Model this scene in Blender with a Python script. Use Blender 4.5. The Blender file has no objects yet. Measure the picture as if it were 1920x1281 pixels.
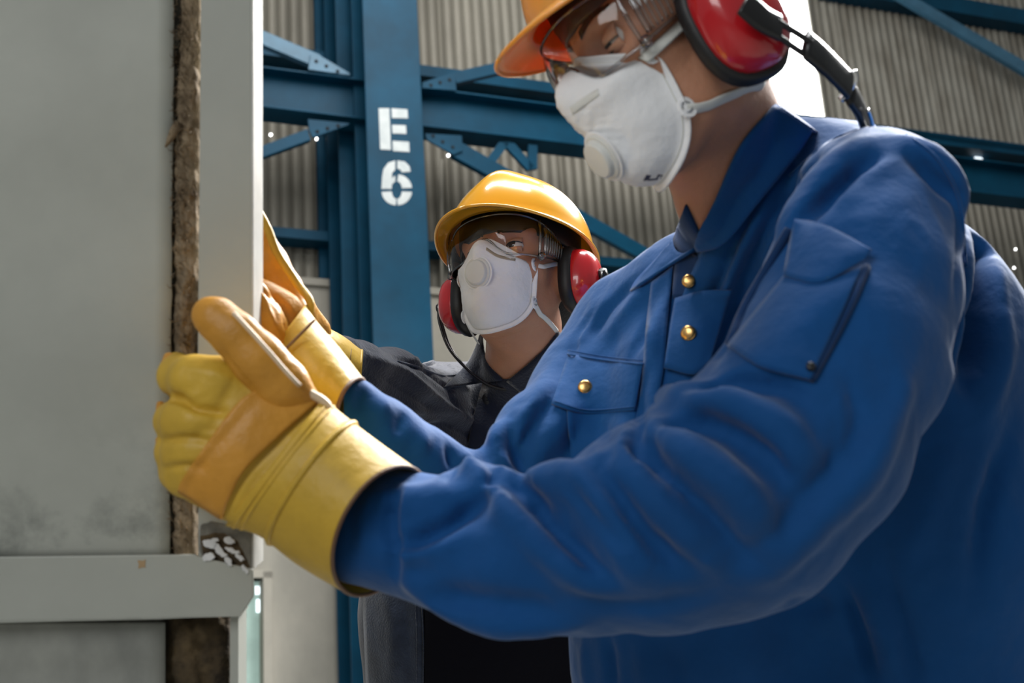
import bpy, bmesh, math, random
import numpy as np
from mathutils import Vector, Matrix, Quaternion
from mathutils.bvhtree import BVHTree
random.seed(7); np.random.seed(7)
scene = bpy.context.scene
COL = scene.collection
# ------------------------------------------------------------------ camera
FPX = 2667.0; CX, CY = 960.0, 640.5
PITCH, ROLL = math.radians(19.4), math.radians(3.8)
CAM = Vector((0, 0, 0.85))
_F = Vector((0, math.cos(PITCH), math.sin(PITCH)))
_R0 = Vector((1, 0, 0)); _U0 = Vector((0, -math.sin(PITCH), math.cos(PITCH)))
_R = math.cos(ROLL)*_R0 - math.sin(ROLL)*_U0
_U = math.sin(ROLL)*_R0 + math.cos(ROLL)*_U0
MC = Matrix((( _R.x, _U.x, -_F.x, CAM.x), (_R.y, _U.y, -_F.y, CAM.y), (_R.z, _U.z, -_F.z, CAM.z), (0, 0, 0, 1)))
MCn = np.array(MC)
cd = bpy.data.cameras.new('camera'); cam = bpy.data.objects.new('camera', cd); COL.objects.link(cam)
cam.matrix_world = MC
cd.sensor_width = 36; cd.lens = 36*FPX/1920; cd.clip_start = 0.05; cd.clip_end = 200
cd.dof.use_dof = True; cd.dof.focus_distance = 2.05; cd.dof.aperture_fstop = 7.5
scene.camera = cam
# ------------------------------------------------------------------ world, lights, exposure
w = bpy.data.worlds.new('world'); scene.world = w; w.use_nodes = True
bg = w.node_tree.nodes['Background']; bg.inputs[0].default_value = (0.93, 0.98, 1.0, 1); bg.inputs[1].default_value = 0.17
scene.view_settings.view_transform = 'Standard'; scene.view_settings.look = 'None'
scene.view_settings.exposure = 0.36; scene.view_settings.gamma = 1.0
scene.view_settings.use_curve_mapping = False

def camp(px, py, d):            # pixel + depth -> camera space point
    return np.array([(px-CX)/FPX*d, -(py-CY)/FPX*d, -d])
def to_world(v):
    v = np.atleast_2d(v); return v @ MCn[:3, :3].T + MCn[:3, 3]
def P(px, py, d):
    return Vector(to_world(camp(px, py, d))[0])

def area(name, loc, target, size, power, col=(1, 1, 1), sy=None):
    ld = bpy.data.lights.new(name, 'AREA'); ld.energy = power; ld.color = col
    ld.size = size
    if sy: ld.shape = 'RECTANGLE'; ld.size_y = sy
    o = bpy.data.objects.new(name, ld); COL.objects.link(o); o.location = loc
    o.rotation_euler = (Vector(target)-Vector(loc)).to_track_quat('-Z', 'Y').to_euler()
    return o
# daylight through the roof lights and the high windows of the hall, plus an added front fill
area('roof_light_back_right', (2.6, 4.6, 5.2), (0.2, 1.4, 1.4), 1.5, 640, (1, .98, .95))
area('roof_light_over', (0.0, 1.6, 6.0), (0.1, 1.6, 1.4), .45, 190, (.97, .99, 1), 3.6)
area('roof_light_over', (1.7, 2.6, 6.0), (0.1, 1.6, 1.4), .45, 190, (.97, .99, 1), 3.6)
area('roof_light_wall', (0.5, 6.0, 7.5), (1.0, 9.5, 3.0), 3.0, 185, (1, .98, .95))
area('front_fill_light', (-2.5, -3.5, 2.8), (0.2, 1.6, 1.3), 2.6, 88, (.97, .99, 1))  # unseen fill lamp added to brighten panel and faces from the front

# ------------------------------------------------------------------ materials
def mat(name, color, rough=0.5, metal=0.0, var=0.0, vscale=8.0, bump=0.0, bscale=60.0, col2=None, weave=0.0,
        sheen=0.0, coat=0.0, sss=0.0, stretch=None, emis=None, estr=0.0, alpha=None, spec=0.5, detail=6):
    m = bpy.data.materials.new(name); m.use_nodes = True
    nt = m.node_tree; n = nt.nodes; b = n['Principled BSDF']; L = nt.links
    b.inputs['Base Color'].default_value = (*color, 1); b.inputs['Roughness'].default_value = rough
    b.inputs['Metallic'].default_value = metal; b.inputs['Specular IOR Level'].default_value = spec
    if sheen: b.inputs['Sheen Weight'].default_value = sheen; b.inputs['Sheen Roughness'].default_value = .45
    if coat: b.inputs['Coat Weight'].default_value = coat; b.inputs['Coat Roughness'].default_value = .05
    if sss:
        b.inputs['Subsurface Weight'].default_value = sss; b.inputs['Subsurface Radius'].default_value = (1, .35, .2)
        b.inputs['Subsurface Scale'].default_value = .012
    if emis: b.inputs['Emission Color'].default_value = (*emis, 1); b.inputs['Emission Strength'].default_value = estr
    tc = n.new('ShaderNodeTexCoord'); mp = n.new('ShaderNodeMapping'); L.new(tc.outputs['Object'], mp.inputs[0])
    if stretch: mp.inputs['Scale'].default_value = stretch
    if var or col2:
        no = n.new('ShaderNodeTexNoise'); no.inputs['Scale'].default_value = vscale; no.inputs['Detail'].default_value = detail
        no.inputs['Roughness'].default_value = .62
        L.new(mp.outputs[0], no.inputs['Vector'])
        rp = n.new('ShaderNodeValToRGB'); rp.color_ramp.elements[0].position = .34; rp.color_ramp.elements[1].position = .66
        c2 = col2 if col2 else tuple(min(1, c*(1+var)) for c in color)
        c1 = color if col2 else tuple(c*(1-var) for c in color)
        rp.color_ramp.elements[0].color = (*c1, 1); rp.color_ramp.elements[1].color = (*c2, 1)
        L.new(no.outputs['Fac'], rp.inputs[0]); L.new(rp.outputs[0], b.inputs['Base Color'])
    hsrc = None
    if bump:
        nb = n.new('ShaderNodeTexNoise'); nb.inputs['Scale'].default_value = bscale; nb.inputs['Detail'].default_value = 5
        L.new(mp.outputs[0], nb.inputs['Vector'])
        bp = n.new('ShaderNodeBump'); bp.inputs['Strength'].default_value = bump; bp.inputs['Distance'].default_value = .004
        L.new(nb.outputs['Fac'], bp.inputs['Height']); L.new(bp.outputs[0], b.inputs['Normal']); hsrc = bp
    if weave:
        wv = n.new('ShaderNodeTexWave'); wv.inputs['Scale'].default_value = 420; wv.bands_direction = 'DIAGONAL'
        L.new(tc.outputs['Object'], wv.inputs['Vector'])
        b2 = n.new('ShaderNodeBump'); b2.inputs['Strength'].default_value = weave; b2.inputs['Distance'].default_value = .0006
        L.new(wv.outputs['Fac'], b2.inputs['Height'])
        if hsrc: L.new(hsrc.outputs[0], b2.inputs['Normal'])
        L.new(b2.outputs[0], b.inputs['Normal'])
    return m

M = {}
M['blue_cloth'] = mat('blue_cloth', (.0025, .064, .225), .8, var=.14, vscale=5, bump=.35, bscale=70, sheen=.17, spec=.22)
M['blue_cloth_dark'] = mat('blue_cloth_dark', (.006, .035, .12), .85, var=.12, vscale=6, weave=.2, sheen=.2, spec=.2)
M['navy_cloth'] = mat('navy_cloth', (.013, .017, .032), .85, var=.2, vscale=9, bump=.4, bscale=240, sheen=.3, spec=.2)
M['navy_denim'] = mat('navy_denim', (.030, .040, .065), .85, var=.35, vscale=20, bump=.5, bscale=300, sheen=.35, spec=.2)
M['black_cloth'] = mat('black_cloth', (.005, .005, .008), .9, bump=.3, spec=.1)
M['glove_yellow'] = mat('glove_yellow', (.58, .36, .038), .48, var=.12, vscale=14, bump=.35, bscale=80, spec=.4)
M['glove_tan'] = mat('glove_tan', (.58, .265, .032), .45, var=.16, vscale=12, bump=.4, bscale=90, spec=.4)
M['glove_trim'] = mat('glove_trim', (.16, .08, .035), .6, var=.2, bump=.3)
M['glove_piping_highlight'] = mat('glove_piping_highlight', (.72, .56, .38), .45, var=.15, vscale=30)
M['skin'] = mat('skin', (.50, .24, .145), .5, var=.10, vscale=10, bump=.22, bscale=160, sss=.25, spec=.4)
M['hair'] = mat('hair', (.012, .009, .008), .6, bump=.9, bscale=50, stretch=(8, 8, 1))
M['lip'] = mat('lip', (.35, .12, .10), .45)
M['eye_white'] = mat('eye_white', (.62, .58, .55), .15)
M['iris'] = mat('iris', (.02, .010, .006), .08)
M['hat_yellow'] = mat('hat_yellow', (.85, .40, .012), .2, var=.04, vscale=6, coat=.8, bump=.03, bscale=30)
M['hat_orange'] = mat('hat_orange', (.92, .34, .03), .3, var=.04, vscale=6, coat=.5, sss=.35)
M['black_plastic'] = mat('black_plastic', (.010, .010, .011), .35, bump=.1, bscale=80)
M['black_foam'] = mat('black_foam', (.008, .008, .009), .5, bump=.25, bscale=40)
M['red_plastic'] = mat('red_plastic', (.50, .012, .018), .2, coat=.6, var=.05)
M['chrome'] = mat('chrome', (.75, .75, .76), .15, metal=1.0)
M['mask_white'] = mat('mask_white', (.86, .86, .87), .85, var=.03, vscale=20, bump=.35, bscale=110, sss=.0, sheen=.1, spec=.2)
M['mask_valve'] = mat('mask_valve', (.72, .72, .68), .4, spec=.4)
M['mask_strap'] = mat('mask_strap', (.68, .68, .64), .7, bump=.2, bscale=120)
M['mask_ink'] = mat('mask_ink', (.05, .05, .09), .7)
M['nose_clip'] = mat('nose_clip', (.42, .36, .28), .45, metal=.3)
M['staple'] = mat('staple', (.40, .42, .45), .35, metal=.9)
M['brass'] = mat('brass', (.62, .38, .14), .26, metal=1.0, var=.12, vscale=60)
M['dark_button'] = mat('dark_button', (.012, .012, .014), .3)
M['sheet_paint'] = mat('sheet_paint', (.40, .41, .365), .5, var=.10, vscale=3.5, bump=.12, bscale=12, spec=.35)
M['flange_paint'] = mat('flange_paint', (.385, .395, .355), .45, var=.05, vscale=6, bump=.1, bscale=25, spec=.35)
M['sheet_dirty'] = mat('sheet_dirty', (.34, .345, .31), .6, col2=(.17, .175, .16), vscale=7, bump=.3, bscale=30, stretch=(1, 1, .6))
M['edge_highlight'] = mat('edge_highlight', (.55, .55, .52), .4, var=.2)
M['wool'] = mat('wool', (.11, .075, .042), .95, col2=(.30, .225, .14), vscale=38, bump=1.0, bscale=120)
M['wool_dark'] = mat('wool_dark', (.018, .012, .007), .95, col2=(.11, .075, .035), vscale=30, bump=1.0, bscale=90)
M['rust_dark'] = mat('rust_dark', (.15, .145, .125), .8, var=.4, vscale=50, bump=.6)
M['white_paint'] = mat('white_paint', (.62, .63, .64), .5, var=.1, vscale=50)
M['cream_rim'] = mat('cream_rim', (.42, .39, .33), .5, var=.15, vscale=40)
M['steel_blue'] = mat('steel_blue', (.0005, .050, .100), .5, var=.22, vscale=2.2, bump=.15, bscale=14, spec=.16)
M['steel_blue_pale'] = mat('steel_blue_pale', (.05, .15, .24), .45, var=.2, vscale=5, spec=.4)
M['stencil_white'] = mat('stencil_white', (.62, .66, .66), .6, col2=(.50, .55, .56), vscale=14)
M['hole_dark'] = mat('hole_dark', (.004, .008, .012), .9)
M['corrugated'] = mat('corrugated', (.26, .245, .205), .55, metal=.15, col2=(.185, .175, .145), vscale=1.6, stretch=(3, 3, .5), bump=.1, spec=.4, detail=9)
M['corrugated_old'] = mat('corrugated_old', (.31, .30, .26), .55, metal=.15, col2=(.17, .155, .125), vscale=2.2, stretch=(3, 3, .7), bump=.15, spec=.4, detail=10)
M['concrete'] = mat('concrete', (.46, .43, .365), .9, col2=(.33, .315, .27), vscale=1.8, bump=.3, bscale=20, stretch=(1, 1, .6))
M['floor'] = mat('floor', (.13, .13, .12), .55, var=.2, vscale=1.5, bump=.2)
M['daylight'] = mat('daylight', (.9, .9, .9), .6, emis=(1, 1, .99), estr=5.5)
M['daylight_soft'] = mat('daylight_soft', (.5, .6, .65), .6, emis=(.85, .95, 1), estr=1.6)
M['green_view'] = mat('green_view', (.20, .28, .25), .6, emis=(.30, .42, .37), estr=.45, var=.35, vscale=3)
M['trousers'] = mat('trousers', (.008, .05, .18), .85, var=.15, bump=.3, sheen=.2)
M['boot'] = mat('boot', (.02, .016, .013), .5, bump=.3)

def stain(m, z0, z1, col, scale=9.0):
    nt = m.node_tree; n = nt.nodes; L = nt.links; b = n['Principled BSDF']; src = b.inputs['Base Color'].links[0].from_socket
    tc = n.new('ShaderNodeTexCoord'); sp = n.new('ShaderNodeSeparateXYZ'); L.new(tc.outputs['Object'], sp.inputs[0])
    mr = n.new('ShaderNodeMapRange'); mr.inputs['From Min'].default_value = z1; mr.inputs['From Max'].default_value = z0; L.new(sp.outputs['Z'], mr.inputs['Value'])
    no = n.new('ShaderNodeTexNoise'); no.inputs['Scale'].default_value = scale; no.inputs['Detail'].default_value = 9; no.inputs['Roughness'].default_value = .7; L.new(tc.outputs['Object'], no.inputs['Vector'])
    m2 = n.new('ShaderNodeMapRange'); m2.inputs['From Min'].default_value = .48; m2.inputs['From Max'].default_value = .72; L.new(no.outputs['Fac'], m2.inputs['Value'])
    mu = n.new('ShaderNodeMath'); mu.operation = 'MULTIPLY'; L.new(mr.outputs[0], mu.inputs[0]); L.new(m2.outputs[0], mu.inputs[1])
    mx = n.new('ShaderNodeMix'); mx.data_type = 'RGBA'; L.new(mu.outputs[0], mx.inputs[0]); L.new(src, mx.inputs[6]); mx.inputs[7].default_value = (*col, 1); L.new(mx.outputs[2], b.inputs['Base Color'])
def clear_plastic(name, tint=(.97, .975, .98), refl=.05):
    m = bpy.data.materials.new(name); m.use_nodes = True; nt = m.node_tree; n = nt.nodes; L = nt.links
    out = n['Material Output']; n.remove(n['Principled BSDF'])
    t = n.new('ShaderNodeBsdfTransparent'); t.inputs[0].default_value = (*tint, 1)
    g = n.new('ShaderNodeBsdfGlossy'); g.inputs['Roughness'].default_value = .06
    fr = n.new('ShaderNodeFresnel'); fr.inputs[0].default_value = 1.4
    ad = n.new('ShaderNodeMath'); ad.operation = 'ADD'; ad.inputs[1].default_value = refl*.3
    mx = n.new('ShaderNodeMixShader')
    L.new(fr.outputs[0], ad.inputs[0]); L.new(ad.outputs[0], mx.inputs[0]); L.new(t.outputs[0], mx.inputs[1]); L.new(g.outputs[0], mx.inputs[2])
    L.new(mx.outputs[0], out.inputs[0])
    return m
M['clear'] = clear_plastic('clear_visor')
M['clear_rim'] = clear_plastic('clear_rim', (.90, .92, .93), .35)

# ------------------------------------------------------------------ object helpers
def empty(name, loc, label, cat, group=None, kind=None):
    o = bpy.data.objects.new(name, None); COL.objects.link(o); o.location = loc; o.empty_display_size = .1
    o['label'] = label; o['category'] = cat
    if group: o['group'] = group
    if kind: o['kind'] = kind
    return o
def tag(o, label=None, cat=None, group=None, kind=None):
    if label: o['label'] = label
    if cat: o['category'] = cat
    if group: o['group'] = group
    if kind: o['kind'] = kind
    return o
def wloc(o):
    v = Vector((0, 0, 0))
    while o: v = v + o.location; o = o.parent
    return v
def mesh_obj(name, V, F, m, parent=None, smooth=True, loc=None):
    """V world coordinates; the object sits at its parent's origin (or at loc)"""
    V = np.asarray(V, dtype=np.float64).reshape(-1, 3)
    off = np.array(wloc(parent)) if parent else np.array(loc if loc is not None else V.mean(0))
    me = bpy.data.meshes.new(name); V2 = V-off
    me.from_pydata(V2.tolist(), [], [tuple(int(i) for i in f) for f in F]); me.update()
    if smooth: me.shade_smooth()
    me.materials.append(m)
    o = bpy.data.objects.new(name, me); COL.objects.link(o)
    if parent: o.parent = parent
    else: o.location = off
    return o
def dome_fix(o, angle=35):
    o.data.shade_auto_smooth = True if hasattr(o.data, 'shade_auto_smooth') else None
def recalc(o):
    bm = bmesh.new(); bm.from_mesh(o.data); bmesh.ops.recalc_face_normals(bm, faces=bm.faces); bm.to_mesh(o.data); bm.free(); return o
def solid(o, t, offset=0.0, bevel=0.0):
    s = o.modifiers.new('solid', 'SOLIDIFY'); s.thickness = t; s.offset = offset
    if bevel:
        b = o.modifiers.new('bev', 'BEVEL'); b.width = bevel; b.segments = 2; b.limit_method = 'ANGLE'
    return o

class MB:                       # plain mesh builder in world space
    def __init__(s): s.V = []; s.F = []
    def add(s, V, F):
        b = len(s.V); s.V += [list(map(float, v)) for v in V]; s.F += [tuple(b+i for i in f) for f in F]; return s
    def box8(s, c):             # 8 corners: bottom ring 0-3, top ring 4-7
        return s.add(c, [(0, 3, 2, 1), (4, 5, 6, 7), (0, 1, 5, 4), (1, 2, 6, 5), (2, 3, 7, 6), (3, 0, 4, 7)])
    def prism(s, A, B):
        n = len(A); return s.add(list(A)+list(B), [tuple(range(n))[::-1], tuple(range(n, 2*n))]+[(i, (i+1) % n, n+(i+1) % n, n+i) for i in range(n)])
    def build(s, name, m, parent=None, smooth=False, bevel=0.0, loc=None, seg=2):
        o = mesh_obj(name, s.V, s.F, m, parent, smooth, loc); recalc(o)
        if bevel:
            b = o.modifiers.new('bev', 'BEVEL'); b.width = bevel; b.segments = seg; b.limit_method = 'ANGLE'
        return o

def grid_faces(nu, nv, closed_u=False):
    F = []
    for j in range(nv-1):
        for i in range(nu-1 if not closed_u else nu):
            a = j*nu+i; b = j*nu+(i+1) % nu
            F.append((a, b, b+nu, a+nu))
    return F
def resample(pts, n):
    pts = np.asarray(pts, float); d = np.r_[0, np.cumsum(np.linalg.norm(np.diff(pts, axis=0), axis=1))]
    t = np.linspace(0, d[-1], n); return np.stack([np.interp(t, d, pts[:, k]) for k in range(pts.shape[1])], 1)
def spline(pts, n):             # Catmull-Rom through pts
    p = np.asarray(pts, float)
    if len(p) < 3: return resample(p, n)
    q = np.vstack([2*p[0]-p[1], p, 2*p[-1]-p[-2]]); out = []
    for i in range(1, len(q)-2):
        for t in np.linspace(0, 1, 14, endpoint=False):
            a, b, c, d = q[i-1], q[i], q[i+1], q[i+2]
            out.append(.5*((2*b)+(-a+c)*t+(2*a-5*b+4*c-d)*t*t+(-a+3*b-3*c+d)*t**3))
    out.append(p[-1]); return resample(out, n)
def tube(pts, r, seg=8, flat=1.0, up=None, cap=True):
    """pts (n,3); r scalar or list; flat: squash of second axis -> V,F"""
    pts = np.asarray(pts, float); n = len(pts); r = np.broadcast_to(np.asarray(r, float), (n,))
    T = np.gradient(pts, axis=0); T /= np.linalg.norm(T, axis=1)[:, None]+1e-12
    u = np.array(up if up is not None else ([0, 0, 1] if abs(T[0][2]) < .9 else [1, 0, 0]), float)
    V = []
    for i in range(n):
        if up is not None: u = np.array(up[i] if np.ndim(up) == 2 else up, float)
        s = u-T[i]*np.dot(u, T[i]); s /= np.linalg.norm(s)+1e-12; b = np.cross(T[i], s); u = s
        for k in range(seg):
            a = 2*math.pi*k/seg; V.append(pts[i]+r[i]*(math.cos(a)*s*flat+math.sin(a)*b))
    F = grid_faces(seg, n, True)
    if cap: F += [tuple(range(seg))[::-1], tuple(range((n-1)*seg, n*seg))]
    return np.array(V), F

# ------------------------------------------------------------------ signed distance modelling
class SDF:
    def __init__(s, lo, hi, h):
        s.lo = np.array(lo, float); s.h = h; s.n = np.maximum(4, np.ceil((np.array(hi)-s.lo)/h).astype(int)+1)
        s.F = np.full(s.n, .06, np.float32)
        s.ax = [(s.lo[k]+h*np.arange(s.n[k])).astype(np.float32) for k in range(3)]
    def _sub(s, lo, hi):
        i0 = np.clip(np.floor((np.array(lo)-s.lo)/s.h).astype(int), 0, s.n); i1 = np.clip(np.ceil((np.array(hi)-s.lo)/s.h).astype(int)+1, 0, s.n)
        if (i1 <= i0).any(): return None
        sl = tuple(slice(a, b) for a, b in zip(i0, i1))
        return sl, s.ax[0][sl[0]][:, None, None], s.ax[1][sl[1]][None, :, None], s.ax[2][sl[2]][None, None, :]
    def _mix(s, sl, d, k, sub=False):
        f = s.F[sl]
        if sub:
            hh = np.clip(.5-.5*(f+d)/k, 0, 1); s.F[sl] = f*(1-hh)-d*hh+k*hh*(1-hh)
        else:
            hh = np.clip(.5+.5*(f-d)/k, 0, 1); s.F[sl] = f*(1-hh)+d*hh-k*hh*(1-hh)
    def cone(s, a, b, ra, rb, k=.01, flat=1.0, fdir=(0, 0, 1)):
        a = np.array(a, float); b = np.array(b, float); pad = max(ra, rb)*max(1, flat)+k+.045
        r = s._sub(np.minimum(a, b)-pad, np.maximum(a, b)+pad)
        if r is None: return
        sl, X, Y, Z = r
        ab = b-a; L2 = float(ab@ab)+1e-12
        px, py, pz = X-a[0], Y-a[1], Z-a[2]
        t = np.clip((px*ab[0]+py*ab[1]+pz*ab[2])/L2, 0, 1).astype(np.float32)
        dx, dy, dz = px-t*ab[0], py-t*ab[1], pz-t*ab[2]
        if flat != 1.0:
            fd = np.array(fdir, float); fd /= np.linalg.norm(fd)
            c = (dx*fd[0]+dy*fd[1]+dz*fd[2])*(1/flat-1)
            dx = dx+c*fd[0]; dy = dy+c*fd[1]; dz = dz+c*fd[2]
        s._mix(sl, np.sqrt(dx*dx+dy*dy+dz*dz)-(ra+t*(rb-ra)), k)
    def carve(s, pts, k=.006):
        for p, q in zip(pts[:-1], pts[1:]):
            a, b = camp(*p[:3]), camp(*q[:3]); ra, rb = p[3]*p[2]/FPX, q[3]*q[2]/FPX; pad = max(ra, rb)+k+.02
            r = s._sub(np.minimum(a, b)-pad, np.maximum(a, b)+pad)
            if r is None: continue
            sl, X, Y, Z = r; ab = b-a; L2 = float(ab@ab)+1e-12; px, py, pz = X-a[0], Y-a[1], Z-a[2]
            t = np.clip((px*ab[0]+py*ab[1]+pz*ab[2])/L2, 0, 1).astype(np.float32)
            d = np.sqrt((px-t*ab[0])**2+(py-t*ab[1])**2+(pz-t*ab[2])**2)-(ra+t*(rb-ra)); s._mix(sl, d, k, True)
    def chain(s, pts, k=.01, flat=1.0, fdir=(0, 0, 1)):
        """pts: (px,py,depth,radius px) in the photograph's pixels, converted to metres at that depth"""
        for p, q in zip(pts[:-1], pts[1:]):
            s.cone(camp(*p[:3]), camp(*q[:3]), p[3]*p[2]/FPX, q[3]*q[2]/FPX, k, flat, fdir)
    def ell(s, c, r, R=None, k=.01, sub=False):
        c = np.array(c, float); r = np.array(r, float); R = np.eye(3) if R is None else np.array(R)
        pad = r.max()+k+.045; q = s._sub(c-pad, c+pad)
        if q is None: return
        sl, X, Y, Z = q; x, y, z = X-c[0], Y-c[1], Z-c[2]
        l = [(x*R[0, i]+y*R[1, i]+z*R[2, i]) for i in range(3)]
        k0 = np.sqrt(sum((l[i]/r[i])**2 for i in range(3))); k1 = np.sqrt(sum((l[i]/r[i]**2)**2 for i in range(3)))+1e-6
        s._mix(sl, k0*(k0-1)/k1, k, sub)
    def mesh(s, smooth=2):
        F = s.F; n = s.n; ins = F < 0
        c = {(i, j, k): F[i:n[0]-1+i, j:n[1]-1+j, k:n[2]-1+k] for i in (0, 1) for j in (0, 1) for k in (0, 1)}
        allin = np.ones(n-1, bool); anyin = np.zeros(n-1, bool)
        for v in c.values(): allin &= v < 0; anyin |= v < 0
        act = anyin & ~allin; idx = np.argwhere(act); vid = np.full(n-1, -1, np.int64); vid[act] = np.arange(len(idx))
        cv = {kk: v[act].astype(np.float64) for kk, v in c.items()}
        acc = np.zeros((len(idx), 3)); cnt = np.zeros(len(idx))
        for a in c:
            for ax in range(3):
                if a[ax] == 0:
                    b = list(a); b[ax] = 1; b = tuple(b); fa, fb = cv[a], cv[b]
                    m = (fa < 0) != (fb < 0); t = np.where(m, fa/(fa-fb+1e-20), 0)
                    p = np.array(a, float)[None].repeat(len(idx), 0); p[:, ax] += t
                    acc += p*m[:, None]; cnt += m
        V = (idx+acc/cnt[:, None])*s.h+s.lo
        Fc = []
        for ax in range(3):
            u, v = (ax+1) % 3, (ax+2) % 3
            sl0 = [slice(None)]*3; sl1 = [slice(None)]*3; sl0[ax] = slice(0, -1); sl1[ax] = slice(1, None)
            A = ins[tuple(sl0)]; B = ins[tuple(sl1)]; e = np.argwhere(A != B)
            ok = (e[:, u] > 0) & (e[:, v] > 0) & (e[:, u] < n[u]-1) & (e[:, v] < n[v]-1); e = e[ok]
            flip = A[tuple(e.T)]
            def cell(du, dv):
                q = e.copy(); q[:, u] -= du; q[:, v] -= dv; return vid[tuple(q.T)]
            q = np.stack([cell(1, 1), cell(0, 1), cell(0, 0), cell(1, 0)], 1)
            q[~flip] = q[~flip][:, ::-1]; Fc.append(q)
        Fc = np.vstack(Fc)
        for _ in range(smooth): V = lap(V, Fc)
        return V, Fc
def biggest(V, F):
    lab = np.arange(len(V))
    while True:
        m = lab[F].min(1); new = lab.copy()
        for k in range(4): np.minimum.at(new, F[:, k], m)
        new = new[new]
        if (new == lab).all(): break
        lab = new
    u, c = np.unique(lab, return_counts=True); keep = lab == u[c.argmax()]
    mp = np.cumsum(keep)-1; return V[keep], mp[F[keep[F].all(1)]]
def lap(V, F, lam=.5):
    e = np.vstack([F[:, [i, (i+1) % 4]] for i in range(4)]); n = len(V)
    e = np.vstack([e, e[:, ::-1]])
    cnt = np.bincount(e[:, 0], minlength=n)+1e-9
    out = np.stack([np.bincount(e[:, 0], V[e[:, 1], k], minlength=n)/cnt for k in range(3)], 1)
    return V*(1-lam)+out*lam
def vnormals(V, F):
    nn = np.cross(V[F[:, 2]]-V[F[:, 0]], V[F[:, 3]]-V[F[:, 1]]); N = np.zeros_like(V)
    for k in range(4):
        for c in range(3): N[:, c] += np.bincount(F[:, k], nn[:, c], minlength=len(V))
    return N/(np.linalg.norm(N, axis=1)[:, None]+1e-12)
class Surf:                     # camera-space surface that can be hit along view rays and creased
    def __init__(s, V, F): s.V = V; s.F = F; s.re()
    def re(s):
        s.bvh = BVHTree.FromPolygons([Vector(v) for v in s.V], [tuple(int(i) for i in f) for f in s.F])
    def hit(s, px, py):
        d = Vector(camp(px, py, 1.0)).normalized(); h = s.bvh.ray_cast(Vector((0, 0, 0)), d)
        return (np.array(h[0]), np.array(h[1])) if h[0] is not None else (None, None)
    def near(s, p):
        h = s.bvh.find_nearest(Vector(p)); return np.array(h[0]), np.array(h[1])
    def sculpt(s, strokes, passes=1):
        """each stroke: (points px, width px, height mm): cloth folds laid along the surface"""
        N = vnormals(s.V, s.F)
        for _ in range(3): N = N+0  # keep
        D = np.zeros(len(s.V))
        for pts, wpx, mm in strokes:
            L = spline(pts, max(8, int(sum(math.dist(a[:2], b[:2]) for a, b in zip(pts[:-1], pts[1:]))/max(2.5, min(7, wpx*.3)))))
            H = []; A = []
            for i, q in enumerate(L):
                h, _ = s.hit(q[0], q[1])
                if h is None: continue
                t = i/(len(L)-1); A.append(min(1, 1.15*math.sin(math.pi*min(max(t, .04), .96))**.6)); H.append(h)
            if not H: continue
            H = np.array(H); A = np.array(A); wd = wpx*np.mean(-H[:, 2])/FPX
            lo = H.min(0)-3*wd; hi = H.max(0)+3*wd
            ids = np.where(((s.V > lo) & (s.V < hi)).all(1))[0]
            for c in range(0, len(ids), 20000):
                ii = ids[c:c+20000]; dd = np.linalg.norm(s.V[ii][:, None]-H[None], axis=2); j = dd.argmin(1)
                D[ii] += mm*.001*A[j]*np.exp(-(dd[np.arange(len(ii)), j]/wd)**2)
        s.V = s.V+N*D[:, None]; s.re(); return s
def cam_obj(name, V, F, m, parent=None, **k):
    return mesh_obj(name, to_world(V), F, m, parent, **k)
def drape(surf, top, bot, nu, nv, off, bulge=0.0, fall=None):
    """cloth piece laid on a surface: ruled between two pixel polylines, ray cast, lifted by off metres"""
    T = spline(top, nu); B = spline(bot, nu); V = []; last = None
    for j in range(nv):
        v = j/(nv-1)
        for i in range(nu):
            q = T[i]*(1-v)+B[i]*v; h, n = surf.hit(q[0], q[1])
            if h is None: h = last if last is not None else camp(q[0], q[1], fall or 1.4)
            last = h; d = -h[2]
            u = i/(nu-1); o = off+bulge*math.sin(math.pi*u)*math.sin(math.pi*v)
            r = h/np.linalg.norm(h)
            V.append(camp(q[0], q[1], d)-r*o)
    V = np.array(V); F = grid_faces(nu, nv)
    G = V.reshape(nv, nu, 3).copy()
    for _ in range(2):
        G[1:-1, 1:-1] = .5*G[1:-1, 1:-1]+.125*(G[:-2, 1:-1]+G[2:, 1:-1]+G[1:-1, :-2]+G[1:-1, 2:])
    return G.reshape(-1, 3), F
def drape_line(surf, pts, off=0.0, n=None, fall=1.4):
    L = spline(pts, n or max(6, int(sum(math.dist(a[:2], b[:2]) for a, b in zip(pts[:-1], pts[1:]))/8))); out = []; last = None
    for q in L:
        h, nn = surf.hit(q[0], q[1]); d = -h[2] if h is not None else (last or fall); last = d
        out.append(camp(q[0], q[1], d-off))
    out = np.array(out)
    for _ in range(2): out[1:-1] = .5*out[1:-1]+.25*(out[:-2]+out[2:])
    return out
def ruled(A, B, nu, nv, bulge=0.0):
    """A, B: polylines of (px,py,depth)"""
    A = spline(A, nu); B = spline(B, nu); V = []
    for j in range(nv):
        v = j/(nv-1)
        for i in range(nu):
            q = A[i]*(1-v)+B[i]*v; V.append(camp(q[0], q[1], q[2]-bulge*math.sin(math.pi*v)))
    return np.array(V), grid_faces(nu, nv)
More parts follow.
